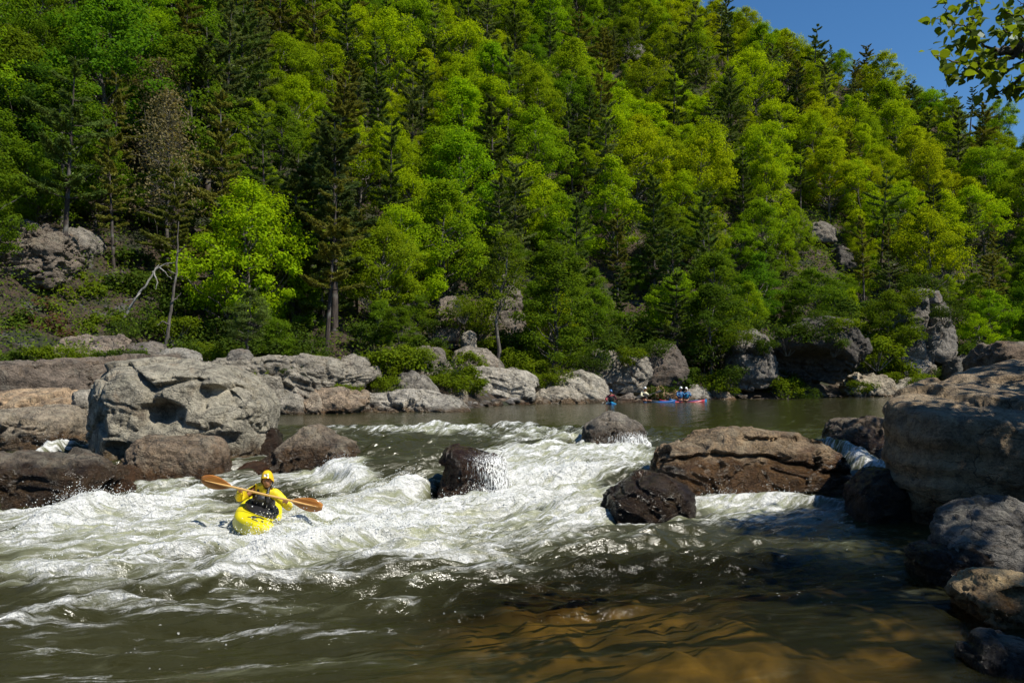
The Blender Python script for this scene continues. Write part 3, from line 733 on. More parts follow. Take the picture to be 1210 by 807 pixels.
BAREZONE = [(150, 180, 70, 90, .75), (240, 200, 70, 60, .5), (40, 300, 60, 60, .8), (120, 60, 60, 60, .3)]
YELLOW = [(480, 130, 150, 130, 1.0), (700, 200, 130, 110, .8), (900, 130, 200, 110, 1.0), (1050, 230, 120, 120, 1.1), (1150, 300, 80, 60, .8), (850, 0, 80, 60, .9), (520, 320, 50, 60, .6), (650, 340, 40, 60, .4)]
DARKZ = [(60, 120, 60, 110, 1.0), (200, 60, 100, 60, .5), (870, 330, 70, 60, .5), (760, 290, 80, 70, .6)]

OPEN = [(-40, 75, 255, 400), (60, 135, 285, 400), (140, 214, 300, 405), (508, 560, 345, 405), (574, 608, 330, 400), (940, 1026, 375, 450), (1066, 1128, 340, 422), (870, 920, 388, 450), (690, 770, 410, 455), (958, 990, 260, 276)]
pts = []
rgt = np.random.default_rng(42)
def try_pt(x, y, dmin):
    for (a, b, r) in pts:
        if (a-x)**2+(b-y)**2 < (dmin*.5+r*.5)**2: return False
    return True
bl_items, pn_items, br_items = [], [], []
cand = 0
while cand < 30000:
    cand += 1
    s = 7+rgt.uniform(0, 1)**1.1*125
    Y = rgt.uniform(28, 200); px = rgt.uniform(-90, 1300); x = (px-605)/940*Y
    s = hill_s(x, Y)
    if s < 5.5 or s > 140: continue
    z = float(terrain_z(x, Y))
    prof = float(prof_z(s))
    cap = float(ridge(x, Y))
    if prof > cap+7: continue                       # over the crest
    fx, fy = to_px(np.array([x, Y, z]))
    tx, ty = to_px(np.array([x, Y, z+11]))
    if fy < -15 or fx < -70 or fx > 1290: continue
    my = .35*fy+.65*ty
    dmin = 3.1+.0085*Y
    if s < 12: dmin *= .9
    if not try_pt(x, Y, dmin): continue
    hw = 2.6*940/Y; shut = False                    # keep the crags and the open bank in view
    for x0_, x1_, y0_, y1_ in OPEN:
        if fx+hw > x0_ and fx-hw < x1_ and ty < y1_ and fy > y0_+.55*(y1_-y0_): shut = True
    if shut: continue
    u = rgt.uniform()
    pz = blob(fx, my, PINEZONE); bz = blob(fx, my, BAREZONE)
    band = 'on the ridge' if prof > cap-7 else 'low down' if s < 20 else 'mid-slope' if s < 48 else 'high up'
    if u < .88*pz+.09 and len(pn_items) < 240:
        h = rgt.uniform(.62, 1.0)*(1.0 if s > 14 else .85)
        if band.startswith('on the r'): h *= .75
        tone = rgt.choice(['dark green', 'dark green', 'olive green', 'grey-green'])
        if blob(fx, my, BAREZONE) > .4: tone = 'olive green'
        j = rgt.uniform(.8, 1.2)
        e = plant('pine_tree', PINE[int(rgt.integers(5))], (x, Y, z-.2), h, rgt.uniform(0, 6.28), np.array(PTONES[tone])*j, h*rgt.uniform(.92, 1.15), (rgt.normal()*.03, rgt.normal()*.03))
        pn_items.append((e, fx, '%s %s pine %s, %s' % ('tall' if h > .84 else 'small', tone, band, land(fx)))); r = dmin*.85
    elif rgt.uniform() < bz*.8 and s < 60:
        h = rgt.uniform(.7, 1.15)
        e = plant('bare_tree', BARE[int(rgt.integers(3))], (x, Y, z-.2), h, rgt.uniform(0, 6.28), np.array((.2, .17, .08))*rgt.uniform(.8, 1.2))
        br_items.append((e, fx, 'thin brownish bare tree %s, %s' % (band, land(fx)))); r = dmin*.6
    else:
        if len(bl_items) >= 298: continue
        yv = blob(fx, my, YELLOW)+rgt.normal()*.22-.6*blob(fx, my, DARKZ)
        tone = 'bright yellow-green' if yv > .5 else 'fresh green' if yv > .1 else 'mid green'
        h = rgt.uniform(.62, 1.08)*(1.0 if s > 12 else .8)
        if band.startswith('on the r'): h *= .72
        j = np.array([rgt.uniform(.84, 1.02), rgt.uniform(.88, 1.1), 1])
        e = plant('broadleaf_tree', BROAD[int(rgt.integers(7))], (x, Y, z-.2), h, rgt.uniform(0, 6.28), np.array(TONES[tone])*j, h*rgt.uniform(.9, 1.15), (rgt.normal()*.04, rgt.normal()*.04))
        bl_items.append((e, fx, '%s %s broadleaf tree %s, %s' % ('big' if h > .9 else 'small', tone, band, land(fx)))); r = dmin
    pts.append((x, Y, r))

# young growth between the big crowns
sp_items = []; cand = 0; pts2 = []
while cand < 9000 and len(sp_items) < 290:
    cand += 1
    Y = rgt.uniform(30, 190); fx = rgt.uniform(-60, 1270); x = (fx-605)/940*Y; s = float(hill_s(x, Y))
    if s < 4 or s > 130: continue
    z = float(terrain_z(x, Y))
    if float(prof_z(s)) > float(ridge(x, Y))+7: continue
    fx, fy = to_px(np.array([x, Y, z])); tx, ty = to_px(np.array([x, Y, z+4]))
    if fy < -10 or fx < -60 or fx > 1275: continue
    if any((a-x)**2+(b-Y)**2 < (r*.52)**2 for a, b, r in pts) or any((a-x)**2+(b-Y)**2 < 5 for a, b in pts2): continue
    if any(fx+1.2*940/Y > a and fx-1.2*940/Y < b and ty < d and fy > c_+.55*(d-c_) for a, b, c_, d in OPEN): continue
    yv = blob(fx, fy, YELLOW)+rgt.normal()*.2-.4*blob(fx, fy, DARKZ)
    tone = 'bright yellow-green' if yv > .55 else 'fresh green' if yv > .15 else 'mid green'
    h = rgt.uniform(.34, .58)
    e = plant('sapling', BROAD[int(rgt.integers(7))], (x, Y, z-.2), h, rgt.uniform(0, 6.28), np.array(TONES[tone])*rgt.uniform(.9, 1.2), h*rgt.uniform(.85, 1.1))
    band = 'on the ridge' if float(prof_z(s)) > float(ridge(x, Y))-7 else 'low down' if s < 20 else 'mid-slope' if s < 48 else 'high up'
    sp_items.append((e, fx, '%s sapling between crowns %s, %s' % (tone, band, land(fx)))); pts2.append((x, Y))

# trees that stand out in the photograph
def feature(kind, meshes, px, py, top, color, label, cat, dy=0, items=None, tilt=(0, 0), Y=None, rz=0., w=1.0, group=None, base_h=10.):
    if Y is None: q = on_hill(px, py)
    else: q = at(px, py, Y)
    hgt = (py-top)/940*q[1]; s = hgt/base_h
    e = plant(kind, meshes, q-np.array([0, 0, .15]), s*w, rz, color, s, tilt)
    tag(e, label, cat, group); return e
TG = 'broadleaf trees on the slope'; PG = 'pines on the slope'
feature('broadleaf_tree', plant_meshes('willowy', gen_broadleaf(81, 10, .31, .08, 84, 230, .17, 1), M['leaf'], M['bark']), 655, 446, 286, (.115, .185, .014), 'full pointed bright green tree standing on the shore above the broad pale boulder', 'tree', Y=53.0, group=TG, w=1.12)
feature('broadleaf_tree', plant_meshes('slim', gen_broadleaf(82, 10, .16, .35, 34, 130, .15, 0), M['leaf'], M['bark']), 588, 430, 268, (.13, .19, .014), 'slim thinly leaved tree with a bare trunk in front of the pale cliff strip', 'tree', Y=51.5, group=TG)
feature('broadleaf_tree', BROAD[3], 293, 408, 342, (.13, .185, .05), 'small pale silvery-green tree on the bank right of the leaning dead trunk', 'tree', Y=36.0, group=TG, w=1.35)
feature('broadleaf_tree', BROAD[5], 470, 410, 360, (.105, .17, .012), 'little round green tree on the bank above the long white-grey slab', 'tree', Y=42.5, group=TG, w=1.5)
feature('pine_tree', PINE[2], 942, 186, 78, (.06, .09, .035), 'tall dark pine with bare lower trunk high among yellow-green crowns', 'pine', group=PG, base_h=13.)
feature('pine_tree', PINE[0], 395, 388, 130, (.075, .11, .036), 'very tall dark layered pine rising from the bank right of the big boulder', 'pine', group=PG, base_h=13., Y=44, w=1.25)
feature('pine_tree', PINE[1], 345, 380, 175, (.09, .12, .036), 'broad dark pine with drooping tiers on the bank behind the big boulder', 'pine', group=PG, base_h=13., Y=45, w=1.2)
feature('pine_tree', PINE[3], 205, 350, 190, (.17, .19, .04), 'light olive hemlock behind the leaning dead trunk on the left bank', 'pine', group=PG, base_h=13., Y=43, w=1.1)
feature('pine_tree', PINE[4], 245, 250, 22, (.07, .095, .034), 'dark irregular pine with a thick trunk high on the left slope', 'pine', group=PG, base_h=13., w=1.2)
feature('pine_tree', PINE[0], 582, 270, 110, (.085, .115, .036), 'dark straight pine in the middle of the slope above the square boulder', 'pine', group=PG, base_h=13., w=1.15)
feature('pine_tree', PINE[3], 800, 440, 318, (.09, .13, .034), 'shaggy dark hemlock on the shore above the narrow brown cliff block', 'pine', group=PG, base_h=13., Y=60, w=1.2)
feature('pine_tree', PINE[2], 1104, 330, 215, (.065, .095, .034), 'pine with a long bare dark trunk standing on the round cliff tower', 'pine', group=PG, base_h=13.)
feature('broadleaf_tree', BROAD[4], 45, 232, 75, (.045, .1, .014), 'big rounded deep green tree at the left edge of the slope', 'tree', group=TG, w=1.25)
feature('broadleaf_tree', BROAD[6], 1050, 425, 345, (.12, .18, .012), 'leafy bright tree between the dark overhang and the cliff tower', 'tree', Y=67, group=TG, w=1.1)
feature('broadleaf_tree', BROAD[1], 840, 440, 335, (.075, .13, .014), 'leafy green tree leaning over the shore left of the grey split cliff', 'tree', Y=60, group=TG, w=1.2)
label_cells(bl_items, 'tree', TG); label_cells(pn_items, 'pine', PG); label_cells(br_items, 'tree', 'half-bare trees on the slope'); label_cells(sp_items, 'young tree', 'saplings on the slope')

# the two dead trunks on the left bank
def poly_tree(name, label, cat, lines, mat, Y):
    parts = []
    for L in lines:
        P = np.array([at(x, y, Y+dy) for x, y, dy, r in L]); rad = [r for *_, r in L]
        t = np.linspace(0, len(P)-1, len(P)*3); P2 = np.stack([np.interp(t, range(len(P)), P[:, i]) for i in range(3)], 1)
        P2[1:-1] += rng.normal(size=(len(P2)-2, 3))*.02
        parts.append(tube_np(P2, np.interp(t, range(len(P)), rad), 8))
    V, Fc = merge(parts); c = V.mean(0); c[2] = V[:, 2].min()
    o = link(name, mesh_np(name, V-c, Fc, True, [mat])); o.location = c
    tag(o, label, cat); return o
poly_tree('dead_tree', 'bleached white leaning dead trunk with broken limbs on the left bank', 'dead tree',
          [[(138, 392, 0, .06), (152, 366, 0, .06), (165, 346, .1, .05), (175, 334, .1, .05), (182, 321, .2, .04), (188, 313, .3, .02)], [(180, 322, .2, .04), (194, 312, .3, .03), (206, 310, .2, .015)],
           [(182, 322, .2, .04), (186, 334, .1, .03), (184, 342, .1, .015)], [(166, 346, .1, .03), (160, 352, -.2, .02), (148, 356, -.3, .01)], [(188, 316, .2, .03), (196, 322, 0, .02), (203, 330, 0, .01)]], M['deadwood'], 38.0)
poly_tree('dead_tree', 'thin grey bare standing trunk beside the leaning bleached one', 'dead tree',
          [[(196, 408, 0, .08), (199, 390, 0, .075), (203, 360, .1, .065), (208, 330, .2, .05), (210, 295, .2, .04), (211, 262, .2, .02)], [(200, 384, 0, .05), (192, 380, -.2, .03), (186, 384, -.3, .015)], [(204, 356, 0, .04), (214, 346, .1, .02)],
           [(208, 324, .1, .035), (198, 318, -.2, .015)], [(209, 300, .1, .03), (220, 290, .1, .012)]], M['bark'], 36.5)
poly_tree('fallen_log', 'grey fallen log lying across the open left bank', 'log', [[(124, 325, 0, .12), (134, 330, .1, .11), (146, 334, .1, .06)]], M['bark'], 40.5)

# shrubs along the bank
sh_items = []
SPOTS = [(80, 372, 40, 1.7, 1), (95, 350, 41, 1.4, 1), (62, 385, 38, 1.2, 1), (110, 365, 40.5, 1.4, 1), (70, 425, 31, .55, 1), (45, 425, 30.5, .6, 1), (95, 424, 31.5, .5, 1), (125, 425, 32, .5, 0), (160, 424, 32.5, .4, 0), (20, 428, 30, .5, 0), (228, 400, 37, .9, 0), (250, 420, 35, .8, 1), (245, 402, 37.5, .9, 1), (135, 385, 39.5, .9, 0), (170, 392, 39, 1.2, 0), (215, 375, 41, 1.4, 0), (95, 285, 46, .9, 1), (120, 300, 46, 1.1, 1), (150, 290, 48, 1.2, 0),
         (425, 438, 39.5, .9, 1), (445, 440, 39.8, 1.1, 1), (465, 434, 40.5, 1.2, 1), (430, 455, 38.5, .6, 1), (452, 458, 38.8, .7, 1), (490, 430, 41, .9, 1), (515, 455, 41, .6, 1), (405, 425, 39, .5, 1), (530, 372, 53.5, 1.6, 1), (555, 360, 55, 1.5, 1), (500, 395, 46, 1.0, 0), (565, 372, 55, 1.3, 1), (525, 300, 62, 2.2, 1),
         (600, 425, 51, 1.3, 1), (612, 415, 52, 1.3, 1), (575, 430, 49, .5, 1), (635, 440, 52, .9, 1), (668, 440, 53, .7, 0), (700, 438, 54, .8, 0), (718, 452, 54, .5, 1), (735, 456, 54.5, .6, 1), (740, 466, 54, .4, 1), (795, 460, 57.5, .5, 1), (785, 448, 59, 1.2, 0), (812, 448, 59.5, 1.0, 0), (830, 430, 61, 1.7, 0), (850, 452, 60, .8, 1), (870, 458, 59, .5, 1), (888, 458, 59.5, .45, 1), (905, 460, 60, .4, 1), (928, 452, 61, 1.1, 0), (935, 455, 61, .9, 0), (1042, 440, 66, 1.2, 1), (1030, 420, 67, 1.6, 1), (1058, 428, 67.5, 1.5, 1), (1046, 400, 69, 2.0, 1), (1115, 440, 68, 1.0, 0), (1098, 432, 68, .8, 0), (1140, 415, 69, 1.8, 0), (1170, 420, 69, 1.6, 1), (1190, 410, 71, 2.0, 0), (780, 420, 61, 1.9, 0), (760, 400, 62, 1.8, 0), (735, 405, 60, 1.6, 0), (880, 380, 64, 1.7, 0), (850, 400, 63, 1.9, 1), (1010, 360, 70, 1.8, 0), (960, 372, 66, 1.2, 0), (990, 368, 67, 1.2, 0), (1085, 330, 74, 1.4, 0), (640, 410, 57, 1.6, 0), (700, 400, 60, 1.9, 0), (720, 380, 63, 2.0, 0), (260, 385, 41, 1.5, 0), (320, 400, 40, 1.0, 0), (360, 405, 40, 1.1, 0), (440, 402, 43.5, 1.1, 0), (380, 412, 39, .7, 1), (10, 395, 35, 1.2, 0),
         (878, 386, 57, 1.1, 1), (908, 398, 57, 1.0, 0), (862, 432, 57, 1.0, 0), (926, 446, 58, 1.2, 1), (700, 414, 52.5, 1.0, 0), (748, 410, 53, 1.2, 1), (772, 402, 55, 1.1, 0), (930, 388, 58.5, 1.4, 0), (960, 380, 58.5, 1.4, 0), (1000, 376, 58.5, 1.3, 1), (1074, 346, 67.5, 1.4, 1), (1060, 392, 67, 1.6, 1), (1118, 360, 67, 1.3, 0), (782, 452, 55, 1.0, 0), (690, 440, 52, 1.0, 0), (800, 440, 57, 1.4, 0), (845, 445, 57, 1.2, 1), (572, 404, 55, 1.5, 1), (616, 398, 55, 1.6, 0), (590, 330, 58, 1.3, 1), (548, 352, 51, .9, 1), (512, 372, 51, .9, 0), (505, 405, 50, 1.0, 1), (555, 410, 49, .8, 1), (600, 432, 48.5, .7, 1), (640, 436, 49, .9, 1), (985, 395, 58, .9, 0), (1036, 405, 62, 1.6, 1), (952, 455, 58.5, .8, 0), (1020, 446, 60, .9, 1), (1085, 440, 64, .9, 1), (720, 404, 54.5, 1.5, 0), (470, 442, 38.5, .7, 1), (408, 440, 36, .6, 1), (536, 462, 42, .9, 1), (545, 452, 43, 1.0, 1), (520, 450, 42.5, .9, 0), (556, 462, 44, .8, 1), (100, 340, 41.5, 1.3, 1), (128, 350, 41, 1.2, 0), (60, 350, 40, 1.2, 0), (120, 330, 43, 1.2, 1), (145, 350, 41.5, 1.1, 0), (30, 350, 40, 1.2, 0), (90, 320, 44, 1.3, 0), (150, 320, 44, 1.3, 0), (180, 345, 42, 1.2, 0), (120, 390, 38, .9, 1), (150, 398, 37, .7, 0), (205, 392, 38.5, .9, 1), (230, 380, 40.5, 1.2, 0), (275, 398, 38.5, 1.0, 0), (345, 395, 41, 1.3, 0), (300, 420, 34, .5, 1), (345, 418, 35, .5, 0), (480, 415, 42, 1.2, 0), (660, 434, 50, .9, 1)]
for i, (px, py, Y, s, br) in enumerate(SPOTS):
    q = at(px, py, Y); g = float(terrain_z(q[0], q[1]))
    if q[2]-g > 1.2: q[2] = max(g, q[2]-1.0)
    col = np.array((.145, .205, .012) if br else (.07, .115, .016))*rgt.uniform(.8, 1.15)
    e = plant('shrub', SHRUB[i % 4], q-np.array([0, 0, s*.55]), s, rgt.uniform(0, 6.28), col, stem='stem', leaf='foliage')
    sh_items.append((e, px, '%s shrub %s, %s' % ('bright green' if br else 'dull green', 'high on the bank' if py < 395 else 'low on the bank', land(px))))
# a heap of dry brown brush on the left bank
for (px, py, Y, s) in [(20, 378, 37, 1.5), (45, 395, 36, 1.3), (15, 405, 34.5, 1.1), (60, 405, 35.5, .8)]:
    q = at(px, py, Y)
    e = plant('dry_shrub', SHRUB[3], q-np.array([0, 0, s*.6]), s, rgt.uniform(0, 6), (.13, .075, .05), stem='stem', leaf='foliage')
    sh_items.append((e, px, 'dry brown leafless-looking brush %s, by the left edge' % ('above the brown ledge')))
label_cells(sh_items, 'shrub', 'shrubs along the bank')

# undergrowth over the whole slope (uncountable)
n = 420000
px = rgt.uniform(-60, 1270, n); Y = rgt.uniform(26, 175, n)**1.0; x = (px-605)/940*Y
s = hill_s(x, Y); keep = (s > 2.5) & (s < 120)
x, Y, s = x[keep], Y[keep], s[keep]
dens = fbm(x*.22, Y*.22, 1.3, 3)+.12*smooth(14, 2, s)
keep = dens > -.45
x, Y, s = x[keep], Y[keep], s[keep]
z = terrain_z(x, Y)
m = len(x)
P = np.stack([x, Y, z+rgt.uniform(0, 1, m)**1.6*1.5], 1)
V, Fc = leaf_quads(P, unit(np.array([0, -.2, .8])+rgt.normal(size=(m, 3))*.5), rgt.uniform(.2, .5, m)*np.clip(Y/95, .4, 1), .6, rgt)
o = link('undergrowth', mesh_np('undergrowth', V, Fc, False, [M['shrub']]), kind='stuff'); o.color = (.12, .18, .02, 1)
o['label'] = 'low leafy undergrowth covering the wooded slope'

# ------------------------------------------------------------------ trees on the near bank, out of frame but for one bough
def near_tree(label, base, h, seed, wide, puffs=60, per=210, leaf=.2, low=.35):
    ms = plant_meshes('near', gen_broadleaf(seed, 10, wide, low, puffs, per, leaf, 0), M['near_leaf'], M['bark'])
    e = plant('riverside_tree', ms, base, h/10, 0.3, (.07, .12, .014)); tag(e, label, 'tree', 'trees on the near bank'); return e
T1 = near_tree('riverside tree on the near bank whose leafy bough hangs into the sky corner', (11.0, 5.4, 1.6), 9.5, 91, .27, 24, 150)
near_tree('riverside tree on the near bank shading the huge tan boulder', (12.2, 9.8, 1.6), 8.6, 92, .27, 70, 200)
near_tree('thin-crowned riverside tree on the near bank casting leaf shadows on the boulder top', (14.2, 12.6, 1.6), 12.5, 94, .26, 44, 100)

for i_, (x_, y_, h_, lb_) in enumerate([(-9, -5, 14, 'added unseen sky-blocking tree on the near bank far behind the foam, downstream'), (-1.5, -7, 15, 'added unseen sky-blocking tree on the near bank directly behind the viewpoint'), (6, -6, 15, 'added unseen sky-blocking tree on the near bank, upstream of the viewpoint'), (17, 1.5, 15, 'tall added unseen sky-blocking tree on the near bank behind the corner rocks')]):  # unseen trees added behind the viewpoint to cut sky fill on shaded faces
    near_tree(lb_, (x_, y_, 2.0), h_, 95+i_, .33, 60, 150, .26, .2)
YB = 6.6
twigs = []; LP, LN = [], []
def twig(pts_, r0, r1, leaves=0, spread=.05, d0=0., d1=0.):
    P = np.array([at(x, y, YB+d0+(d1-d0)*i/(len(pts_)-1)) for i, (x, y) in enumerate(pts_)])
    t = np.linspace(0, len(P)-1, len(P)*4); Q = np.stack([np.interp(t, range(len(P)), P[:, i]) for i in range(3)], 1)
    Q[1:-1] += rng.normal(size=(len(Q)-2, 3))*.008
    twigs.append(tube_np(Q, np.linspace(r0, r1, len(Q)), 6))
    for k in range(int(leaves*.68)):
        u = rng.uniform(.12, 1.02)*(len(Q)-1); b = np.array([np.interp(u, range(len(Q)), Q[:, i]) for i in range(3)])
        LP.append(b+rng.normal(size=3)*spread*np.array([1, 1.2, .8])); LN.append(np.array([rng.normal()*.5, rng.normal()*.5, 1.])+0)
twig([(2200, 300), (1900, 140), (1600, 40), (1330, 20)], .12, .075)
twig([(1330, 20), (1260, 42), (1212, 52), (1192, 60), (1176, 62)], .075, .03)
twig([(1212, 54), (1200, 64), (1188, 70)], .04, .02)
twig([(1180, 60), (1165, 54), (1150, 42), (1138, 32), (1120, 25), (1102, 23)], .012, .004, 60, .045, 0, -.3)
twig([(1150, 42), (1148, 25), (1156, 10), (1150, -4)], .008, .003, 26, .035, 0, .3)
twig([(1128, 30), (1118, 14), (1115, 2)], .006, .003, 26, .035, -.2, -.3)
twig([(1140, 33), (1152, 22), (1160, 18)], .006, .003, 12, .03, -.1, -.3)
twig([(1178, 63), (1160, 60), (1142, 56), (1130, 50)], .01, .003, 55, .045, 0, .3)
twig([(1190, 68), (1170, 74), (1148, 76), (1125, 72), (1104, 66)], .012, .004, 90, .045, 0, -.4)
twig([(1170, 74), (1155, 82), (1138, 90), (1122, 92)], .008, .003, 60, .04, -.1, -.3)
twig([(1212, 70), (1196, 80), (1182, 88), (1168, 84)], .01, .004, 60, .045, .1, .3)
twig([(1216, 76), (1206, 92), (1194, 104), (1178, 110), (1168, 113)], .012, .004, 60, .045, 0, .2)
twig([(1230, 90), (1212, 104), (1200, 108)], .01, .004, 30, .045)
twig([(1212, 48), (1196, 40), (1186, 36), (1184, 28)], .01, .004, 60, .045, 0, -.3)
twig([(1235, 10), (1212, 20), (1196, 18), (1186, 10)], .01, .004, 60, .045, -.1, .2)
twig([(1240, 40), (1215, 32), (1202, 26)], .01, .004, 40, .05)
twig([(1170, -20), (1150, 0), (1140, 6)], .008, .004, 26, .04)
twig([(1214, 8), (1204, 4), (1199, -8)], .004, .003, 0)
V, Fc = merge(twigs)
br = link('branch', mesh_np('bough', V, Fc, True, [M['pinebark']]), T1)
br.matrix_parent_inverse = (Matrix.Translation(T1.location) @ T1.rotation_euler.to_matrix().to_4x4() @ Matrix.Diagonal((*T1.scale, 1))).inverted()
LP = np.array(LP); LN = unit(np.array(LN)+rng.normal(size=(len(LN), 3))*.35)
# leaves with a pointed, folded outline
nL = len(LP); ax = unit(np.cross(LN, rng.normal(size=(nL, 3)))-np.array([0, 0, .5])); LN = unit(np.cross(ax, np.cross(LN, ax))); bb = np.cross(LN, ax)
sz = rng.uniform(.05, .105, nL)[:, None]
prof = [(0, 0), (.12, .30), (.38, .42), (.7, .26), (1, 0), (.7, -.26), (.38, -.42), (.12, -.30)]
LV = np.stack([LP+ax*sz*u+bb*sz*w+LN*sz*(abs(w)*.25-.15*u*u) for u, w in prof], 1).reshape(-1, 3)
LF = np.arange(8*nL).reshape(nL, 8)
lf = link('foliage', mesh_np('bough_leaves', LV, LF, False, [M['near_leaf']]), br); lf.color = (.16, .23, .02, 1)
# ------------------------------------------------------------------ ground
M_ground = None
def make_ground_mat():
    t = NT('leaf_litter'); geo = t.n('NewGeometry'); pos = geo.outputs['Position']
    nz = t.sstep(geo.outputs['Normal'], 0, 1) if False else None
    a = t.noise(pos, .35, 5); b = t.noise(pos, 3.0, 6, .7); c_ = t.noise(pos, 14., 4, .7)
    col = t.mix(t.sstep(b, .35, .65), c4(.028, .02, .012), c4(.10, .066, .038))
    col = t.mix(t.sstep(a, .5, .62), col, c4(.03, .038, .012))
    col = t.mix(t.math('MULTIPLY', t.sstep(c_, .55, .7), .4), col, c4(.17, .13, .09))
    col = t.mix(t.sstep(t.noise(pos, .8, 5, .6), .60, .66), col, c4(.12, .11, .10))
    h = t.math('ADD', b, t.math('MULTIPLY', c_, .4))
    bp = t.n('Bump', i_Strength=1., i_Distance=.4, i_Height=h)
    return t.done(t.n('BsdfPrincipled', i_Base_Color=col, i_Roughness=.95, i_Normal=bp.outputs[0]).outputs[0])
gx = np.concatenate([np.linspace(-600, -75, 22)[:-1], np.linspace(-75, 150, 260)[:-1], np.linspace(150, 700, 22)])
gy = np.concatenate([np.linspace(-300, -4, 16)[:-1], np.linspace(-4, 60, 120)[:-1], np.linspace(60, 200, 130)[:-1], np.linspace(200, 900, 26)])
GX, GY = np.meshgrid(gx, gy); GZ = terrain_z(GX, GY)
o = link('hillside', mesh_np('hillside', np.stack([GX, GY, GZ], -1).reshape(-1, 3), grid_faces(len(gy), len(gx)), True, [make_ground_mat()]), kind='structure')

# stony bed under the clear pool
bx = np.linspace(-9, 11, 340); by = np.linspace(3.2, 12.5, 200)
BX, BY = np.meshgrid(bx, by)
dep = -.62-.25*smooth(1, -5, BX)+.22*smooth(2.0, 5.5, BX)+.25*smooth(4.6, 3.2, BY)-.5*smooth(10, 12.5, BY)
cell = 1-np.abs(pnoise(BX*.75, BY*.9, 2.2))
_q = np.stack([BX.ravel()*1.15+.25*fbm(BX.ravel(), BY.ravel(), 1, 2), BY.ravel()*.72, 0*BX.ravel()+.5], 1)
sv, se = facets(_q, 11); sv2, se2 = facets(_q*2.7, 3)
sv, se, sv2, se2 = [a.reshape(BX.shape) for a in (sv, se, sv2, se2)]
BZ = dep+.10*smooth(0, .55, se)*(.4+sv+.5)+.05*smooth(0, .5, se2)*(sv2+.6)+.16*fbm(BX*.5, BY*.6, 4.4, 3)
BZ_old = dep+.30*np.maximum(0, fbm(BX*.55, BY*.65, 4.4, 2))+.22*cell*smooth(.0, .6, pnoise(BX*.5, BY*.5, 8))+.05*fbm(BX*3, BY*3, 1, 3)
def bed_mat():
    t = NT('river_bed'); pos = t.n('NewGeometry').outputs['Position']
    a = t.noise(pos, .9, 3, .5, .3); b = t.noise(pos, 5., 5, .65)
    col = t.mix(t.sstep(a, .36, .66), c4(.10, .072, .024), c4(.26, .178, .062))
    col = t.mix(t.math('MULTIPLY', t.sstep(b, .45, .62), .6), col, c4(.11, .075, .022))
    vo = t.n('TexVoronoi', feature='F1', i_Scale=2.1); t.set(vo.inputs['Vector'], t.n('VectorMath', operation='ADD', i_0=pos, i_1=t.vmul(t.n('TexNoise', i_Scale=2.5, i_Vector=pos).outputs['Color'], (.25, .25, 0))).outputs[0])
    sv = t.attr('stone')
    f = t.math('MULTIPLY', t.math('MULTIPLY_ADD', sv, .8, .5), t.sstep(vo.outputs['Distance'], .30, .62, 1.0, .6))
    col = t.mix(1.0, col, t.n('CombineColor', i_0=f, i_1=f, i_2=f).outputs[0], 'MULTIPLY')
    return t.done(t.n('BsdfPrincipled', i_Base_Color=col, i_Roughness=.8).outputs[0])
link('riverbed', mesh_np('riverbed', np.stack([BX, BY, BZ], -1).reshape(-1, 3), grid_faces(len(by), len(bx)), True, [bed_mat()], {'stone': (np.clip(sv+.5, 0, 1)*(.5+.5*smooth(0, .5, se))).ravel()}), kind='structure')

# ------------------------------------------------------------------ the river
wx = np.concatenate([np.linspace(-140, -30, 40)[:-1], np.linspace(-30, -13, 110)[:-1], np.linspace(-13, 9, 560)[:-1], np.linspace(9, 30, 120)[:-1], np.linspace(30, 200, 60)])
wy = [0.5]
while wy[-1] < 5: wy.append(wy[-1]+.12)
while wy[-1] < 27: wy.append(wy[-1]+.020+.0016*(wy[-1]-5))
while wy[-1] < 80: wy.append(wy[-1]+.2+.012*(wy[-1]-27))
wy += list(np.linspace(wy[-1]+3, 170, 24))
wy = np.array(wy)
X, Y = np.meshgrid(wx, wy)
Z0 = water_z(X, Y)
def ramp(xc, w, y0, y1, h): return h*np.exp(-((X-xc)/w)**4)*smooth(y0-.9, y0, Y)*smooth(y1+2.5, y1, Y)
Z0 = Z0+ramp(-2.3, 1.25, 16.3, 17.6, .26)+ramp(1.2, 1.5, 17.0, 18.6, .16)
# flow coordinates: u runs along the current, v across it
hp = .45+3.0*np.exp(-(Y-6)/5.5)
hx = .45*Y-16.5*np.exp(-(Y-6)/5.5)
Vv = (X-hx)/np.sqrt(1+np.minimum(hp, 3.5)**2)*1.5
Uu = -np.cumsum(np.sqrt(1+hp**2)*np.gradient(wy)[:, None], axis=0)+X*.3

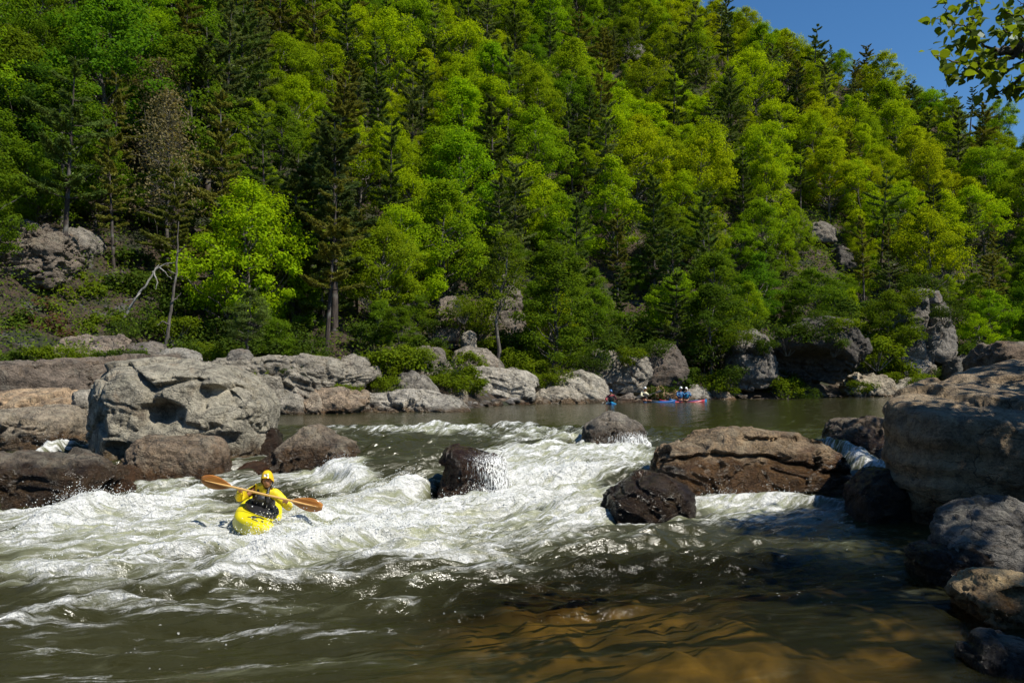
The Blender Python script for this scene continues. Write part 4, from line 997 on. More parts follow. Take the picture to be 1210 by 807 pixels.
def wpt(px, py):
    z = .2
    for _ in range(6):
        p = on(px, py, z) if py > 455 else at(px, py, 60); z = float(water_z(p[0], p[1]))
    return p
def ell(px, py, rx, ry):
    """a soft elliptical patch of the water surface"""
    p = wpt(px, py); d = p[1]; h = CAMZ-p[2]
    sx = rx*d/F; sy = ry*d*d/(F*h)
    return np.exp(-(((X-p[0])/sx)**2+((Y-p[1])/sy)**2))
def ellsum(L):
    s = 0
    for px, py, rx, ry, a in L: s = s+a*ell(px, py, rx, ry)
    return s
def crest(pts_, w, peak, steep=.5):
    """a standing wave along a line: steep downstream (near) side"""
    P = np.array([wpt(*p)[:2] for p in pts_]); best = np.full(X.shape, 1e9); sd = np.zeros_like(X); tpar = np.zeros_like(X)
    n = len(P)-1
    for i, (a, b) in enumerate(zip(P[:-1], P[1:])):
        ab = b-a; L2 = ab@ab
        t = np.clip(((X-a[0])*ab[0]+(Y-a[1])*ab[1])/L2, 0, 1)
        dx = X-a[0]-t*ab[0]; dy = Y-a[1]-t*ab[1]; d = np.hypot(dx, dy)
        k = d < best
        best = np.where(k, d, best); sd = np.where(k, np.sign(dy), sd); tpar = np.where(k, (i+t)/n, tpar)
    ww = np.where(sd < 0, w*steep, w*1.5)
    env = np.sin(np.pi*np.clip(tpar*.9+.05, 0, 1))**.5
    return peak*np.exp(-(best/ww)**2)*env

rap = np.clip(smooth(27, 24, Y)*smooth(5.6, 10.0, Y-.24*X), 0, 1)               # where the water is broken
rap = rap*np.clip(1-smooth(2.2, 4.2, X-(Y-12)*.1)*.75, 0, 1)
foam_map = ellsum([
    (100, 615, 170, 26, .78), (250, 640, 150, 34, .72), (60, 680, 130, 22, .62), (20, 650, 90, 40, .3), (420, 630, 130, 26, .85), (470, 595, 80, 20, .9), (560, 620, 110, 30, .70), (640, 575, 90, 26, .62), (690, 545, 80, 22, .55),
    (400, 570, 40, 22, .7), (600, 545, 60, 16, .5), (660, 520, 90, 12, .55), (540, 512, 130, 5, .45), (470, 509, 80, 4, .5), (330, 690, 110, 26, .55), (200, 722, 140, 14, .55), (330, 752, 190, 8, .62), (120, 770, 150, 10, .7), (460, 720, 90, 10, .5), (60, 800, 160, 7, .7), (400, 785, 170, 6, .58), (230, 790, 120, 5, .5), (560, 670, 120, 18, .42), (30, 745, 80, 14, .6), (860, 600, 55, 12, .8), (940, 600, 70, 12, .62), (900, 622, 110, 8, .3), (1000, 640, 60, 7, .40),
    (1028, 560, 18, 26, .8), (500, 700, 60, 12, .22), (690, 600, 60, 22, .45), (84, 530, 16, 20, .9), (340, 540, 30, 10, .35), (230, 580, 60, 12, .45), (740, 530, 40, 12, .4), (585, 740, 220, 12, .10), (285, 626, 46, 6, .9), (560, 592, 60, 7, .6), (768, 616, 70, 5, .5), (890, 592, 130, 5, .45), (60, 604, 90, 5, .5), (200, 575, 70, 4, .5), (365, 564, 75, 5, .6), (1048, 615, 40, 4, .4), (475, 568, 55, 6, .6), (728, 540, 50, 6, .6), (180, 590, 60, 8, .3)])
clean = ellsum([(470, 542, 60, 18, 1.1), (500, 576, 40, 8, .8), (640, 530, 55, 7, .8), (700, 556, 40, 5, .5), (600, 612, 60, 6, .5), (520, 628, 50, 5, .4), (430, 622, 50, 5, .4), (560, 585, 30, 6, .4), (690, 598, 40, 8, .7), (740, 575, 25, 8, .5), (60, 592, 60, 6, .5), (150, 662, 60, 7, .5), (250, 668, 50, 7, .5), (385, 692, 60, 7, .4), (330, 590, 40, 7, .5), (560, 700, 60, 8, .3), (560, 500, 160, 3, .2), (640, 720, 250, 40, .5), (700, 660, 90, 12, .3), (390, 520, 40, 8, .3), (620, 595, 26, 8, .2), (540, 650, 40, 5, .2), (150, 790, 250, 18, .2)])
crests = [crest([(432, 598), (470, 592), (505, 578), (525, 562)], .30, .30), crest([(270, 690), (320, 676), (370, 655), (440, 640), (520, 628)], .34, .30), crest([(0, 648), (60, 626), (130, 608), (240, 600)], .32, .24),
          crest([(600, 575), (650, 566), (720, 560), (765, 556)], .4, .26), crest([(380, 560), (410, 566), (440, 580)], .3, .2), crest([(60, 700), (150, 682), (240, 664), (330, 640)], .28, .2), crest([(330, 640), (380, 618), (430, 606)], .28, .2), crest([(0, 752), (40, 742), (90, 738)], .2, .12), crest([(120, 720), (200, 700), (280, 694)], .22, .13),
          crest([(400, 512), (480, 508), (560, 507), (640, 506), (700, 510)], .35, .10), crest([(620, 528), (680, 524), (740, 530)], .4, .14), crest([(820, 600), (880, 592), (960, 594), (1010, 600)], .28, .12), crest([(540, 660), (620, 645), (700, 640)], .22, .10), crest([(430, 668), (520, 656), (590, 640)], .24, .14), crest([(540, 606), (600, 600), (660, 606), (700, 596)], .3, .18), crest([(800, 634), (880, 640), (1000, 650)], .15, .05), crest([(440, 705), (520, 690), (600, 680)], .18, .06), crest([(660, 745), (720, 735), (800, 730)], .12, .03)]
cs = sum(crests)
lip = crest([(400, 520), (470, 560), (520, 560)], .5, .0)
big = fbm(Uu*.55, Vv*1.05, .7, 3); mid = fbm(Uu*1.4, Vv*2.6, 2.7, 3)
wob = pnoise(Uu*.8, Vv*1.6, 5.)
foamy = np.clip(foam_map-.8*clean+.55*(cs/.28)*(.75+.5*wob), 0, 1.6)
chop = .17*big*rap+.12*mid*rap
ridged = (1-np.abs(mid))**2
small = (1-np.abs(fbm(X*1.9, Y*2.6, 4.1, 3)))**2-.55
froth = fbm(X*5.5, Y*5.5, 3.1, 3)*smooth(.25, .9, foamy)
pool = np.clip(ellsum([(680, 745, 230, 60, 1.0), (830, 690, 260, 40, 1.0), (1000, 740, 240, 90, 1.0)]), 0, 1)
calm = .016*fbm(Uu*.5, Vv*1.6, 1.5, 3)*(1-rap)*(1-.85*pool)+.020*fbm(Uu*.9, Vv*3.0, 4.5, 4)*smooth(20, 12, Y)*(1-.93*pool)+.016*fbm(X*1.6, Y*2.6, 8.5, 3)*smooth(24, 10, Y)*(1-.8*pool)+.010*(1-np.abs(fbm(X*2.6+.8*Y, Y*5.5, 2.5, 3)))*smooth(16, 9, Y)*(1-.9*pool)
amp_far = smooth(40, 25, Y)
Z = Z0+(cs*(.95+.7*wob)+chop+.04*froth*rap+.035*ridged*foamy*rap+.03*small*rap)*amp_far+calm
# the pour-over at the lip, hollow below it
Z += -.10*ell(505, 577, 40, 9)-.10*ell(470, 548, 40, 10)*0+.10*ell(460, 530, 60, 9)
# two side cascades between the rocks
Z += (.22+.2*pnoise(X*6, Y*3, 3.3))*np.exp(-((X+10.7)/.28)**2)*smooth(17.0, 18.5, Y)*smooth(19.9, 19.2, Y)
Z += (.40+.2*pnoise(X*4, Y*2.5, 3.3))*np.exp(-((X-7.25)/.5)**2)*smooth(14.4, 16.6, Y)*smooth(21, 18, Y)
foamy = foamy+.5*np.exp(-((X+10.7)/.5)**2)*smooth(16.5, 18, Y)*smooth(21, 20, Y)+.5*np.exp(-((X-7.25)/.4)**2)*smooth(14.2, 15, Y)*smooth(17.5, 16.6, Y)
# the hollow the kayak sits in
KX, KY = float(at(303, 613, 12.5)[0]), 12.0
kd = np.exp(-((X-KX)/.6)**4-((Y-KY)/1.3)**4)
Z = Z*(1-kd)+np.minimum(Z, .07+.3*(Z-.1))*kd
foam = foamy-.36+.34*big*rap+.16*mid*rap+.9*np.clip(Z-Z0-.10, -.15, .3)*rap
foam = np.where(Y > 45, -.6, foam-.14*(1-np.clip(rap*3, 0, 1)))
foam += .42*ellsum([(640, 483, 60, 1.2, 1), (665, 489, 50, 1.2, .8), (560, 497, 60, 1.5, .5)])
aer = np.clip(foam_map*.85*smooth(7.0, 10.5, Y)+.25*rap-.5*clean, 0, 1)
clear = np.clip(ellsum([(680, 745, 230, 60, 1.0), (830, 690, 260, 40, 1.0), (1000, 740, 240, 90, 1.0)])*1.15-.8*np.clip(foam_map, 0, 1), 0, 1)*smooth(12.4, 10.5, Y)
# foam flecks drifting on the clear pool
rgw = np.random.default_rng(9)
fl = ellsum([(980, 640, 60, 14, .7), (960, 700, 120, 26, .5), (860, 760, 160, 18, .3), (1060, 690, 50, 18, .5), (1050, 790, 60, 12, .4), (760, 700, 100, 14, .25), (1180, 735, 30, 10, .8), (560, 700, 120, 30, .3), (400, 740, 200, 30, .3), (220, 770, 260, 40, .42)])
foam = np.where(foam > 0, .80*np.tanh(foam/.80), foam)+.10+.36*np.clip(cs/.20-.55, 0, 1)*rap
aer = aer*(1-.75*clear)
flow = np.stack([Uu, Vv, np.zeros_like(X)], -1).reshape(-1, 3)

def water_mat():
    t = NT('river_water'); pos = t.n('NewGeometry').outputs['Position']
    F_ = t.attr('foam'); A_ = t.attr('aerated'); C_ = t.attr('clarity'); K_ = t.attr('flecks')
    fw = t.attr('flow', 'Vector')
    n1 = t.noise(t.vmul(fw, (.75, 2.3, 1)), 1.6, 6, .62, .9)
    n2 = t.noise(t.vmul(fw, (.75, 2.0, 1)), 3.4, 4, .6, 1.2)
    n3 = t.noise(pos, 22., 5, .75, .5)
    s = t.math('ADD', t.math('MULTIPLY', t.math('SUBTRACT', n1, .5), 2.3), t.math('MULTIPLY', t.math('SUBTRACT', n2, .5), 1.9))
    s = t.math('ADD', s, t.math('MULTIPLY', t.math('SUBTRACT', n3, .5), .55))
    fm = t.sstep(t.math('ADD', F_, s), .33, .86)
    # lace of foam threads along the current
    vo = t.n('TexVoronoi', feature='DISTANCE_TO_EDGE', i_Scale=1.0)
    wv = t.n('VectorMath', operation='ADD', i_0=t.vmul(fw, (1.0, 4.2, 1)), i_1=t.vmul(t.n('TexNoise', i_Scale=2.2, i_Vector=fw, i_Detail=4.0).outputs['Color'], (1.3, 1.3, 0)))
    t.set(vo.inputs['Vector'], wv.outputs[0])
    lace = t.sstep(vo.outputs['Distance'], .0, .11, 1, 0)
    lace = t.math('MULTIPLY', lace, t.sstep(t.math('ADD', F_, t.math('MULTIPLY', t.math('SUBTRACT', n1, .5), 1.2)), .02, .42))
    lace = t.math('MULTIPLY', lace, t.sstep(n2, .38, .62))
    fk = t.n('TexVoronoi', feature='F1', i_Scale=11., i_Randomness=1.0); t.set(fk.inputs['Vector'], t.vmul(pos, (1, 1.4, 0)))
    fsp = t.sstep(fk.outputs['Distance'], .10, .19, 1, 0)
    fsp = t.math('MULTIPLY', fsp, t.sstep(t.math('ADD', K_, t.math('MULTIPLY', t.math('SUBTRACT', t.noise(pos, 1.7, 5, .7), .5), 2.2)), .55, .75))
    fm = t.math('MAXIMUM', fm, t.math('MAXIMUM', t.math('MULTIPLY', lace, .7), t.math('MULTIPLY', fsp, .75)))
    nL = t.noise(t.vmul(fw, (.5, 1.6, 1)), 1.0, 5, .6, .6)
    body = t.mix(t.sstep(t.math('ADD', t.math('MULTIPLY', F_, A_), t.math('ADD', t.math('MULTIPLY', t.math('SUBTRACT', n1, .5), 1.0), t.math('MULTIPLY', t.math('SUBTRACT', nL, .5), 1.0))), .02, .75), c4(.030, .029, .010), c4(.25, .26, .165))
    far = t.n('SeparateXYZ', i_0=pos).outputs[1]
    w1 = t.noise(t.vmul(fw, (1., 1.8, 1)), 3.2, 5, .6, .4); w2 = t.noise(t.vmul(pos, (.5, 1.5, 1)), 2.2, 4, .55)
    w3 = t.noise(t.vmul(pos, (1., 1.6, 1)), 9., 4, .6)
    hgt = t.math('ADD', t.math('MULTIPLY', w1, .6), t.math('ADD', t.math('MULTIPLY', w2, .5), t.math('MULTIPLY', w3, .2)))
    bst = t.sstep(far, 12, 30, .85, .5)
    bp = t.n('Bump', i_Strength=bst, i_Distance=.07, i_Height=hgt)
    wat = t.n('BsdfPrincipled', i_Base_Color=body, i_Roughness=t.math('MULTIPLY_ADD', A_, .2, .09), i_IOR=1.33, i_Normal=bp.outputs[0])
    tr = t.n('BsdfTransparent', i_Color=c4(.80, .70, .42))
    fr = t.n('Fresnel', i_IOR=1.33, i_Normal=bp.outputs[0])
    cf = t.math('MULTIPLY', t.math('MULTIPLY', C_, .80), t.math('SUBTRACT', 1.0, t.n('Fresnel', i_IOR=1.33).outputs[0]))
    gl = t.n('BsdfGlossy', i_Roughness=.05, i_Normal=bp.outputs[0])
    w = t.n('MixShader', i_0=cf, i_1=wat.outputs[0], i_2=tr.outputs[0])
    fv = t.sstep(t.math('ADD', t.math('MULTIPLY', t.noise(pos, 4.2, 7, .68, .7), .7), t.math('MULTIPLY', n3, .3)), .34, .62)
    fcol = t.mix(fv, c4(.66, .67, .62), c4(.93, .93, .91))
    fb = t.n('Bump', i_Strength=1., i_Distance=.16, i_Height=t.math('ADD', t.math('MULTIPLY', n3, .35), t.math('ADD', t.noise(pos, 5.5, 5, .6, .6), t.math('MULTIPLY', fm, .25))))
    fo = t.n('BsdfPrincipled', i_Base_Color=fcol, i_Roughness=.6, i_Normal=fb.outputs[0])
    m = t.n('MixShader', i_0=fm, i_1=w.outputs[0], i_2=fo.outputs[0])
    return t.done(m.outputs[0])
M['water'] = water_mat()
# ripples die out where the sheet dives under the banks
wo = link('river', mesh_np('river', np.stack([X, Y, Z], -1).reshape(-1, 3), grid_faces(*X.shape), True, [M['water']],
          {'foam': foam.ravel(), 'aerated': aer.ravel(), 'clarity': clear.ravel(), 'flecks': fl.ravel(), 'flow': flow}), kind='structure')

def river_z(x, y):
    j = np.clip(np.searchsorted(wx, x), 0, len(wx)-1); i = np.clip(np.searchsorted(wy, y), 0, len(wy)-1)
    return Z[i, j]

# thrown water: drops above the breaking crests
wgt = (np.clip(foamy-.75, 0, 1)*np.clip(cs/.2+.15, 0, 1.3)*rap)
cellA = np.gradient(wy)[:, None]*np.gradient(wx)[None]
pr = (wgt*cellA).ravel(); pr /= pr.sum()
ND = 20000
pick = rgw.choice(len(pr), ND, p=pr)
D = np.stack([X.ravel()[pick], Y.ravel()[pick], Z.ravel()[pick]], 1)
cl = fbm(D[:, 0]*2.3, D[:, 1]*2.3, 6.1, 2)
D += rgw.normal(size=(ND, 3))*np.array([.05, .05, .0]); D[:, 2] += rgw.exponential(1, ND)*(.02+.10*np.clip(cl+.25, 0, 1))
SP = [(515, 590, 606, 545, 500, .5), (1012, 600, 1045, 545, 300, .35), (430, 556, 440, 540, 200, .25), (830, 600, 1010, 592, 350, .12)]
r0 = rgw.uniform(.0025, .007, len(D))*(1+.6*(rgw.uniform(size=len(D)) < .08))
ov, of = ico(1)
V = (D[:, None]+ov[None]*r0[:, None, None]*rgw.uniform(.7, 1.5, (ND, 1, 3))).reshape(-1, 3)
Fc = (of[None]+(np.arange(ND)*len(ov))[:, None, None]).reshape(-1, 3)
t = NT('water_drop'); M['drop'] = t.done(t.n('BsdfPrincipled', i_Base_Color=c4(.8, .82, .8), i_Roughness=.25).outputs[0])
so = link('water_spray', mesh_np('water_spray', V, Fc, True, [M['drop']]), kind='stuff'); so['label'] = 'white drops thrown up from the breaking waves'

# water running over the side of the mid-rapid rock: a thin broken sheet that follows the stone
def curtain(name, pts, seed, sel, off=.03, fo=.5):
    me0 = pts.data; V = np.array([v.co[:] for v in me0.vertices])+np.array(pts.location); Fc = np.array([p.vertices[:] for p in me0.polygons])
    n = vnormals(V, Fc); px, py = to_px(V)
    m = sel(px, py, n)
    V2 = V+n*off*(.6+.5*pnoise(V[:, 0]*5, V[:, 1]*5, V[:, 2]*1.5))[:, None]
    keep = (m > .05)[Fc].all(1) & (n[:, 1] < .45)[Fc].all(1)
    Fk = Fc[keep]; used = np.unique(Fk); mp = -np.ones(len(V), int); mp[used] = np.arange(len(used))
    me = mesh_np(name, V2[used], mp[Fk], True, [M['curtain']], {'cover': m[used]})
    return link(name, me, kind='structure')
t = NT('falling_water'); pos = t.n('NewGeometry').outputs['Position']
st = t.noise(t.vmul(pos, (22., 22., 1.6)), 2.0, 6, .75, .4); cv = t.attr('cover')
fac = t.sstep(t.math('ADD', st, t.math('MULTIPLY', cv, .19)), .60, .76)
fo = t.n('BsdfPrincipled', i_Base_Color=c4(.78, .79, .78), i_Roughness=.35); tp = t.n('BsdfTransparent')
M['curtain'] = t.done(t.n('MixShader', i_0=fac, i_1=tp.outputs[0], i_2=fo.outputs[0]).outputs[0])
curtain('falling_water', CENTRE_ROCK, 15, lambda px, py, n: smooth(535, 590, px)*smooth(528, 545, py))
curtain('falling_water', LIP_ROCK, 16, lambda px, py, n: smooth(700, 745, px)*smooth(504, 520, py))
# ------------------------------------------------------------------ kayaks and people
M['hull_yellow'] = mat_simple('yellow_boat_plastic', (.72, .62, .01), .32, .06, 9, .03)
M['hull_under'] = mat_simple('scuffed_pale_yellow_plastic', (.62, .56, .09), .42, .14, 14, .05)
M['rubber'] = mat_simple('black_neoprene', (.014, .014, .016), .45, .3, 40, .1)
M['mark'] = mat_simple('black_marking', (.012, .011, .01), .5, .1)
M['jacket'] = mat_simple('yellow_paddling_jacket', (.78, .60, .015), .55, .1, 26, .25)
M['vest'] = mat_simple('dark_wet_vest', (.028, .027, .03), .3, .5, 34, .5)
M['helmet'] = mat_simple('yellow_helmet_shell', (.80, .50, .008), .25, .04, 8)
M['white'] = mat_simple('white_paint', (.78, .77, .74), .4, .05)
M['skin'] = mat_simple('tanned_skin', (.42, .20, .12), .5, .12, 40)
M['hair'] = mat_simple('dark_hair', (.03, .02, .015), .6, .3, 60)
M['wood'] = None
t = NT('varnished_paddle_wood'); co = t.n('TexCoord').outputs['Object']
g = t.noise(t.vmul(co, (1.5, 26, 26)), 1.4, 5, .6, .3)
t_ = t.mix(t.sstep(g, .35, .65), c4(.30, .10, .018), c4(.52, .23, .055))
M['wood'] = t.done(t.n('BsdfPrincipled', i_Base_Color=t_, i_Roughness=.22).outputs[0])
M['wood_light'] = mat_simple('pale_paddle_wood', (.66, .40, .14), .3, .15, 30)
M['boat_blue'] = mat_simple('blue_boat_plastic', (.015, .10, .30), .3, .06, 9); M['boat_sky'] = mat_simple('bright_blue_boat_plastic', (.025, .27, .48), .3, .06, 9)
M['boat_red'] = mat_simple('red_boat_plastic', (.38, .03, .045), .3, .06, 9); M['boat_pink'] = mat_simple('pale_boat_plastic', (.6, .5, .5), .35, .06, 9)
M['shirt_blue'] = mat_simple('blue_jacket', (.015, .10, .24), .6, .15, 30); M['shirt_red'] = mat_simple('dark_red_vest', (.28, .03, .04), .6, .2, 30); M['shirt_cream'] = mat_simple('cream_jacket', (.66, .62, .42), .6, .12, 30)

def skin_mesh(nodes, edges, sub=2, root=0):
    me = bpy.data.meshes.new('tmp'); me.from_pydata([n[:3] for n in nodes], edges, [])
    ob = bpy.data.objects.new('tmp', me); COL.objects.link(ob)
    sk = ob.modifiers.new('s', 'SKIN'); sk.use_smooth_shade = True
    for i, d in enumerate(me.skin_vertices[0].data):
        r = nodes[i][3]; d.radius = r if isinstance(r, tuple) else (r, r); d.use_root = (i == root)
    sb = ob.modifiers.new('u', 'SUBSURF'); sb.levels = sub; sb.render_levels = sub
    dg = bpy.context.evaluated_depsgraph_get(); dg.update()
    ev = ob.evaluated_get(dg); m2 = bpy.data.meshes.new_from_object(ev)
    V = np.array([v.co[:] for v in m2.vertices]); Fc = [tuple(p.vertices) for p in m2.polygons]
    bpy.data.objects.remove(ob); bpy.data.meshes.remove(me); bpy.data.meshes.remove(m2)
    return V, Fc

def mesh_py(name, parts, mats):
    """parts: (V, faces, material index) joined to one mesh"""
    VV, FF, MI = [], [], []
    for V, Fc, mi in parts:
        o = len(VV); VV += [tuple(v) for v in V]; FF += [tuple(int(i)+o for i in f) for f in Fc]; MI += [mi]*len(Fc)
    me = bpy.data.meshes.new(name); me.from_pydata(VV, [], FF)
    for m in mats: me.materials.append(m)
    me.polygons.foreach_set('material_index', MI); me.polygons.foreach_set('use_smooth', [True]*len(FF)); me.update()
    return me

def kayak_parts(L=2.5, beam=.66, depth=.34, rocker=.16, blunt=2.6, nst=31):
    """local frame: bow at +x, z up, origin amidships on the waterline"""
    t = np.linspace(-1, 1, nst); deck, hull = [], []
    ang = np.linspace(0, math.pi, 13)
    for s in t:
        w = beam/2*max(1-abs(s)**blunt, 0.0)**.62+.0006
        zr = rocker*abs(s)**2.4
        top = .15+.11*abs(s)**1.6*(1.0)-.02+ .05*math.exp(-((s-.35)/.3)**2)
        seam = .10+zr*.75
        bot = -.13+zr*1.35
        x = s*L/2
        deck.append([(x, -math.cos(a)*w, seam+(top+zr*.4-seam)*math.sin(a)**.55) for a in ang])
        hull.append([(x, math.cos(a)*w*(1.0), seam-(seam-bot)*math.sin(a)**.5) for a in ang])
    def sheet(S):
        S = np.array(S); n, m = S.shape[:2]
        return S.reshape(-1, 3), grid_faces(n, m)
    return sheet(deck), sheet(hull)

def torus(a, b, r, z, n=28, m=6, zc=0.):
    th = np.linspace(0, 2*np.pi, n, endpoint=False); ph = np.linspace(0, 2*np.pi, m, endpoint=False)
    V = np.array([[(a+r*math.cos(p))*math.cos(q)+zc, (b+r*math.cos(p))*math.sin(q), z+r*math.sin(p)] for q in th for p in ph])
    Fc = [(i*m+j, ((i+1) % n)*m+j, ((i+1) % n)*m+(j+1) % m, i*m+(j+1) % m) for i in range(n) for j in range(m)]
    return V, Fc

def dome(a, b, h, z, xc, n=24, m=6):
    V = [(xc, 0, z+h)]; Fc = []
    for k in range(1, m+1):
        f = k/m
        for i in range(n): q = 2*math.pi*i/n; V.append((xc+a*f*math.cos(q), b*f*math.sin(q), z+h*(1-f**1.6)))
    for i in range(n): Fc.append((0, 1+i, 1+(i+1) % n))
    for k in range(m-1):
        for i in range(n):
            p, q = 1+k*n+i, 1+k*n+(i+1) % n; Fc.append((p, p+n, q+n, q))
    return V, Fc

def make_kayak(name, label, deckm, hullm, mat4, rim=True, group=None, **kw):
    (dv, df), (hv, hf) = kayak_parts(**kw)
    e = empty(name); e.matrix_world = mat4; tag(e, label, 'kayak', group)
    link('deck', mesh_np('deck', dv, df, True, [deckm]), e); link('hull', mesh_np('hull', hv, hf, True, [hullm]), e)
    if rim:
        v, f = torus(.42, .25, .022, .205, zc=-.08); link('cockpit_rim', mesh_py('cockpit_rim', [(v, f, 0)], [M['rubber']]), e)
        v, f = dome(.42, .25, .07, .205, -.08); link('spray_skirt', mesh_py('spray_skirt', [(v, f, 0)], [M['rubber']]), e)
    return e

def frame(origin, xaxis, up):
    x = Vector(xaxis).normalized(); z = Vector(up); y = z.cross(x).normalized(); z = x.cross(y).normalized()
    return Matrix(((x.x, y.x, z.x, origin[0]), (x.y, y.y, z.y, origin[1]), (x.z, y.z, z.z, origin[2]), (0, 0, 0, 1)))

# --- the yellow kayak: bow to the camera, dropping off a wave and leaning
bow_dir = Vector((.17, -.98, -.09)).normalized()
KP = at(303, 613, 12.5); KP[2] = .10
kmat = frame(tuple(KP), bow_dir, (.38, 0, .92))
K = make_kayak('kayak', 'yellow whitewater kayak dropping bow-first through the foam with its paddler', M['hull_yellow'], M['hull_under'], kmat, L=2.15, beam=.68)
# black marks and drain plug on the foredeck
def deck_z(x, y, beam=.68, L=2.15):
    s = x/(L/2); w = beam/2*max(1-abs(s)**2.6, 0)**.62+.012; zr = .16*abs(s)**2.4
    top = .13+.11*abs(s)**1.6+.05*math.exp(-((s-.35)/.3)**2); seam = .10+zr*.75
    c = max(-1, min(1, -y/w)); return seam+(top+zr*.4-seam)*(1-c*c)**.275
def mark(name, pts, r=.012):
    P = []
    for x, y in pts: P.append((x, y, deck_z(x, y)+.004))
    V, Fc = tube_np(np.array(P), np.full(len(P), r), 5)
    c = V.mean(0); V[:, 2] = V[:, 2]
    link(name, mesh_np(name, V, Fc, True, [M['mark']]), K)
mark('logo_mark', [(.52, .10), (.50, .055), (.515, .01)], .011)
mark('logo_mark', [(.55, .02), (.53, -.03), (.56, -.06)], .012)
mark('logo_mark', [(.62, .0), (.63, -.05), (.60, -.07)], .016)
mark('logo_mark', [(.66, -.04), (.65, -.09), (.68, -.12)], .008)
v, f = dome(.026, .026, .012, deck_z(.66, .10)+.002, .66, 12, 3); v = [(a, b+.10, c) for a, b, c in v]
link('drain_plug', mesh_py('drain_plug', [(v, f, 0)], [M['mark']]), K)
hd = [(1.0, -.04), (1.015, -.02), (1.02, 0), (1.015, .02), (1.0, .04)]
V, Fc = tube_np(np.array([(x, y, deck_z(x, y)+.03) for x, y in hd]), np.full(5, .007), 6); link('grab_handle', mesh_np('grab_handle', V, Fc, True, [M['rubber']]), K)

# --- the paddle
pl, prr = at(237, 566.5, 11.98), at(380.5, 600, 11.98)
def lerp(a, b, t): return a+(b-a)*t
pm = frame(tuple((pl+prr)/2), Vector(prr-pl), (0, -.15, 1)); PLn = float(np.linalg.norm(prr-pl))
pad = empty('paddle'); pad.matrix_world = pm; tag(pad, 'two-bladed varnished wooden paddle held by the yellow-clad kayaker', 'paddle')
hb = PLn/2
V, Fc = tube_np(np.array([[-hb+.42, 0, 0], [-hb+.3, 0, 0], [0, 0, 0], [hb-.3, 0, 0], [hb-.42+.05, 0, 0]][0:1]+[[-hb+.2, 0, 0], [0, 0, 0], [hb-.2, 0, 0], [hb-.1, 0, 0]]), np.array([.016, .017, .0165, .017, .012]), 10)
V, Fc = tube_np(np.array([[-hb+.15, 0, 0], [-hb+.40, 0, 0], [0, 0, 0], [hb-.40, 0, 0], [hb-.15, 0, 0]]), np.array([.010, .017, .0165, .017, .010]), 10)
link('shaft', mesh_np('shaft', V, Fc, True, [M['wood_light']]), pad)
for sg in (-1, 1):
    us = np.linspace(0, 1, 14); rows = []
    L = .46
    for u in us:
        w = .017+.088*(math.sin(math.pi*min(1, u*.96+.02)**1.35)**.62 if u < .97 else .28)
        x = sg*(hb-L+u*L)
        rows.append([(x, -.02*math.cos(a*math.pi)*0+.025*u*u-.022*(1-abs(2*k-1)**2)*u, w*(2*k-1)) for k, a in [(i/8, i/8) for i in range(9)]])
    S = np.array(rows); n, m = S.shape[:2]; A = S.reshape(-1, 3); Bk = A+np.array([0, .014, 0])
    fa = grid_faces(n, m); fb = fa[:, ::-1]+len(A)
    edge = [(i, i+1) for i in range(m-1)]+[((n-1)*m+i+1, (n-1)*m+i) for i in range(m-1)]+[((i+1)*m, i*m) for i in range(n-1)]+[(i*m+m-1, (i+1)*m+m-1) for i in range(n-1)]
    fe = [(b, a, a+len(A), b+len(A)) for a, b in edge]
    me = mesh_py('blade', [(np.concatenate([A, Bk]), [tuple(x) for x in fa]+[tuple(x) for x in fb]+fe, 0)], [M['wood']])
    bl = link('blade', me, pad)
    st = np.array([[sg*(hb-L+u*L*.86), .025*u*u-.022*u-.004, 0] for u in np.linspace(.0, 1, 7)])
    V, Fc = tube_np(st, np.linspace(.017, .004, 7), 8); link('spine', mesh_np('spine', V, Fc, True, [M['wood_light']]), bl)

def head(center, fwd, up, s=1.0):
    """a face turned towards fwd: (V, F, material index per face)"""
    V, Fc = ico(4); V = V.copy(); fx = V[:, 0].copy(); fy = V[:, 1].copy(); fz = V[:, 2].copy()      # +x forward, z up
    r = np.ones(len(V))
    g = lambda y, z, sy, sz: np.exp(-((fy-y)/sy)**2-((fz-z)/sz)**2)*(fx > 0)
    r += .20*g(0, -.12, .13, .17)+.08*g(0, .0, .09, .25) - .09*g(.33, .06, .17, .10)-.09*g(-.33, .06, .17, .10)+.05*g(0, .24, .5, .09)+.05*g(0, -.42, .25, .06)+.06*g(0, -.75, .25, .16)-.04*g(0, -.5, .25, .035)
    r += .16*np.exp(-((abs(fy)-.97)/.08)**2-((fz+.05)/.2)**2-((fx+.05)/.12)**2)
    V = V*r[:, None]*np.array([.098, .076, .122])*s
    V[:, 1] *= 1-.22*np.clip(-fz, 0, 1)
    cz = fz[Fc].mean(1); cy = fy[Fc].mean(1); cx = fx[Fc].mean(1)
    mi = np.zeros(len(Fc), int)
    eye = (cx > 0) & (np.hypot((abs(cy)-.34)/.13, (cz-.06)/.055) < 1); mouth = (cx > 0) & (np.hypot(cy/.26, (cz+.47)/.04) < 1)
    hair = (cz > .35) | ((cx < -.15) & (cz > -.35)); mi[hair] = 1; mi[eye] = 1; mi[mouth] = 2
    x = Vector(fwd).normalized(); z = Vector(up); y = z.cross(x).normalized(); z = x.cross(y)
    Rm = np.array([list(x), list(y), list(z)])
    return V @ Rm+np.asarray(center), Fc, mi

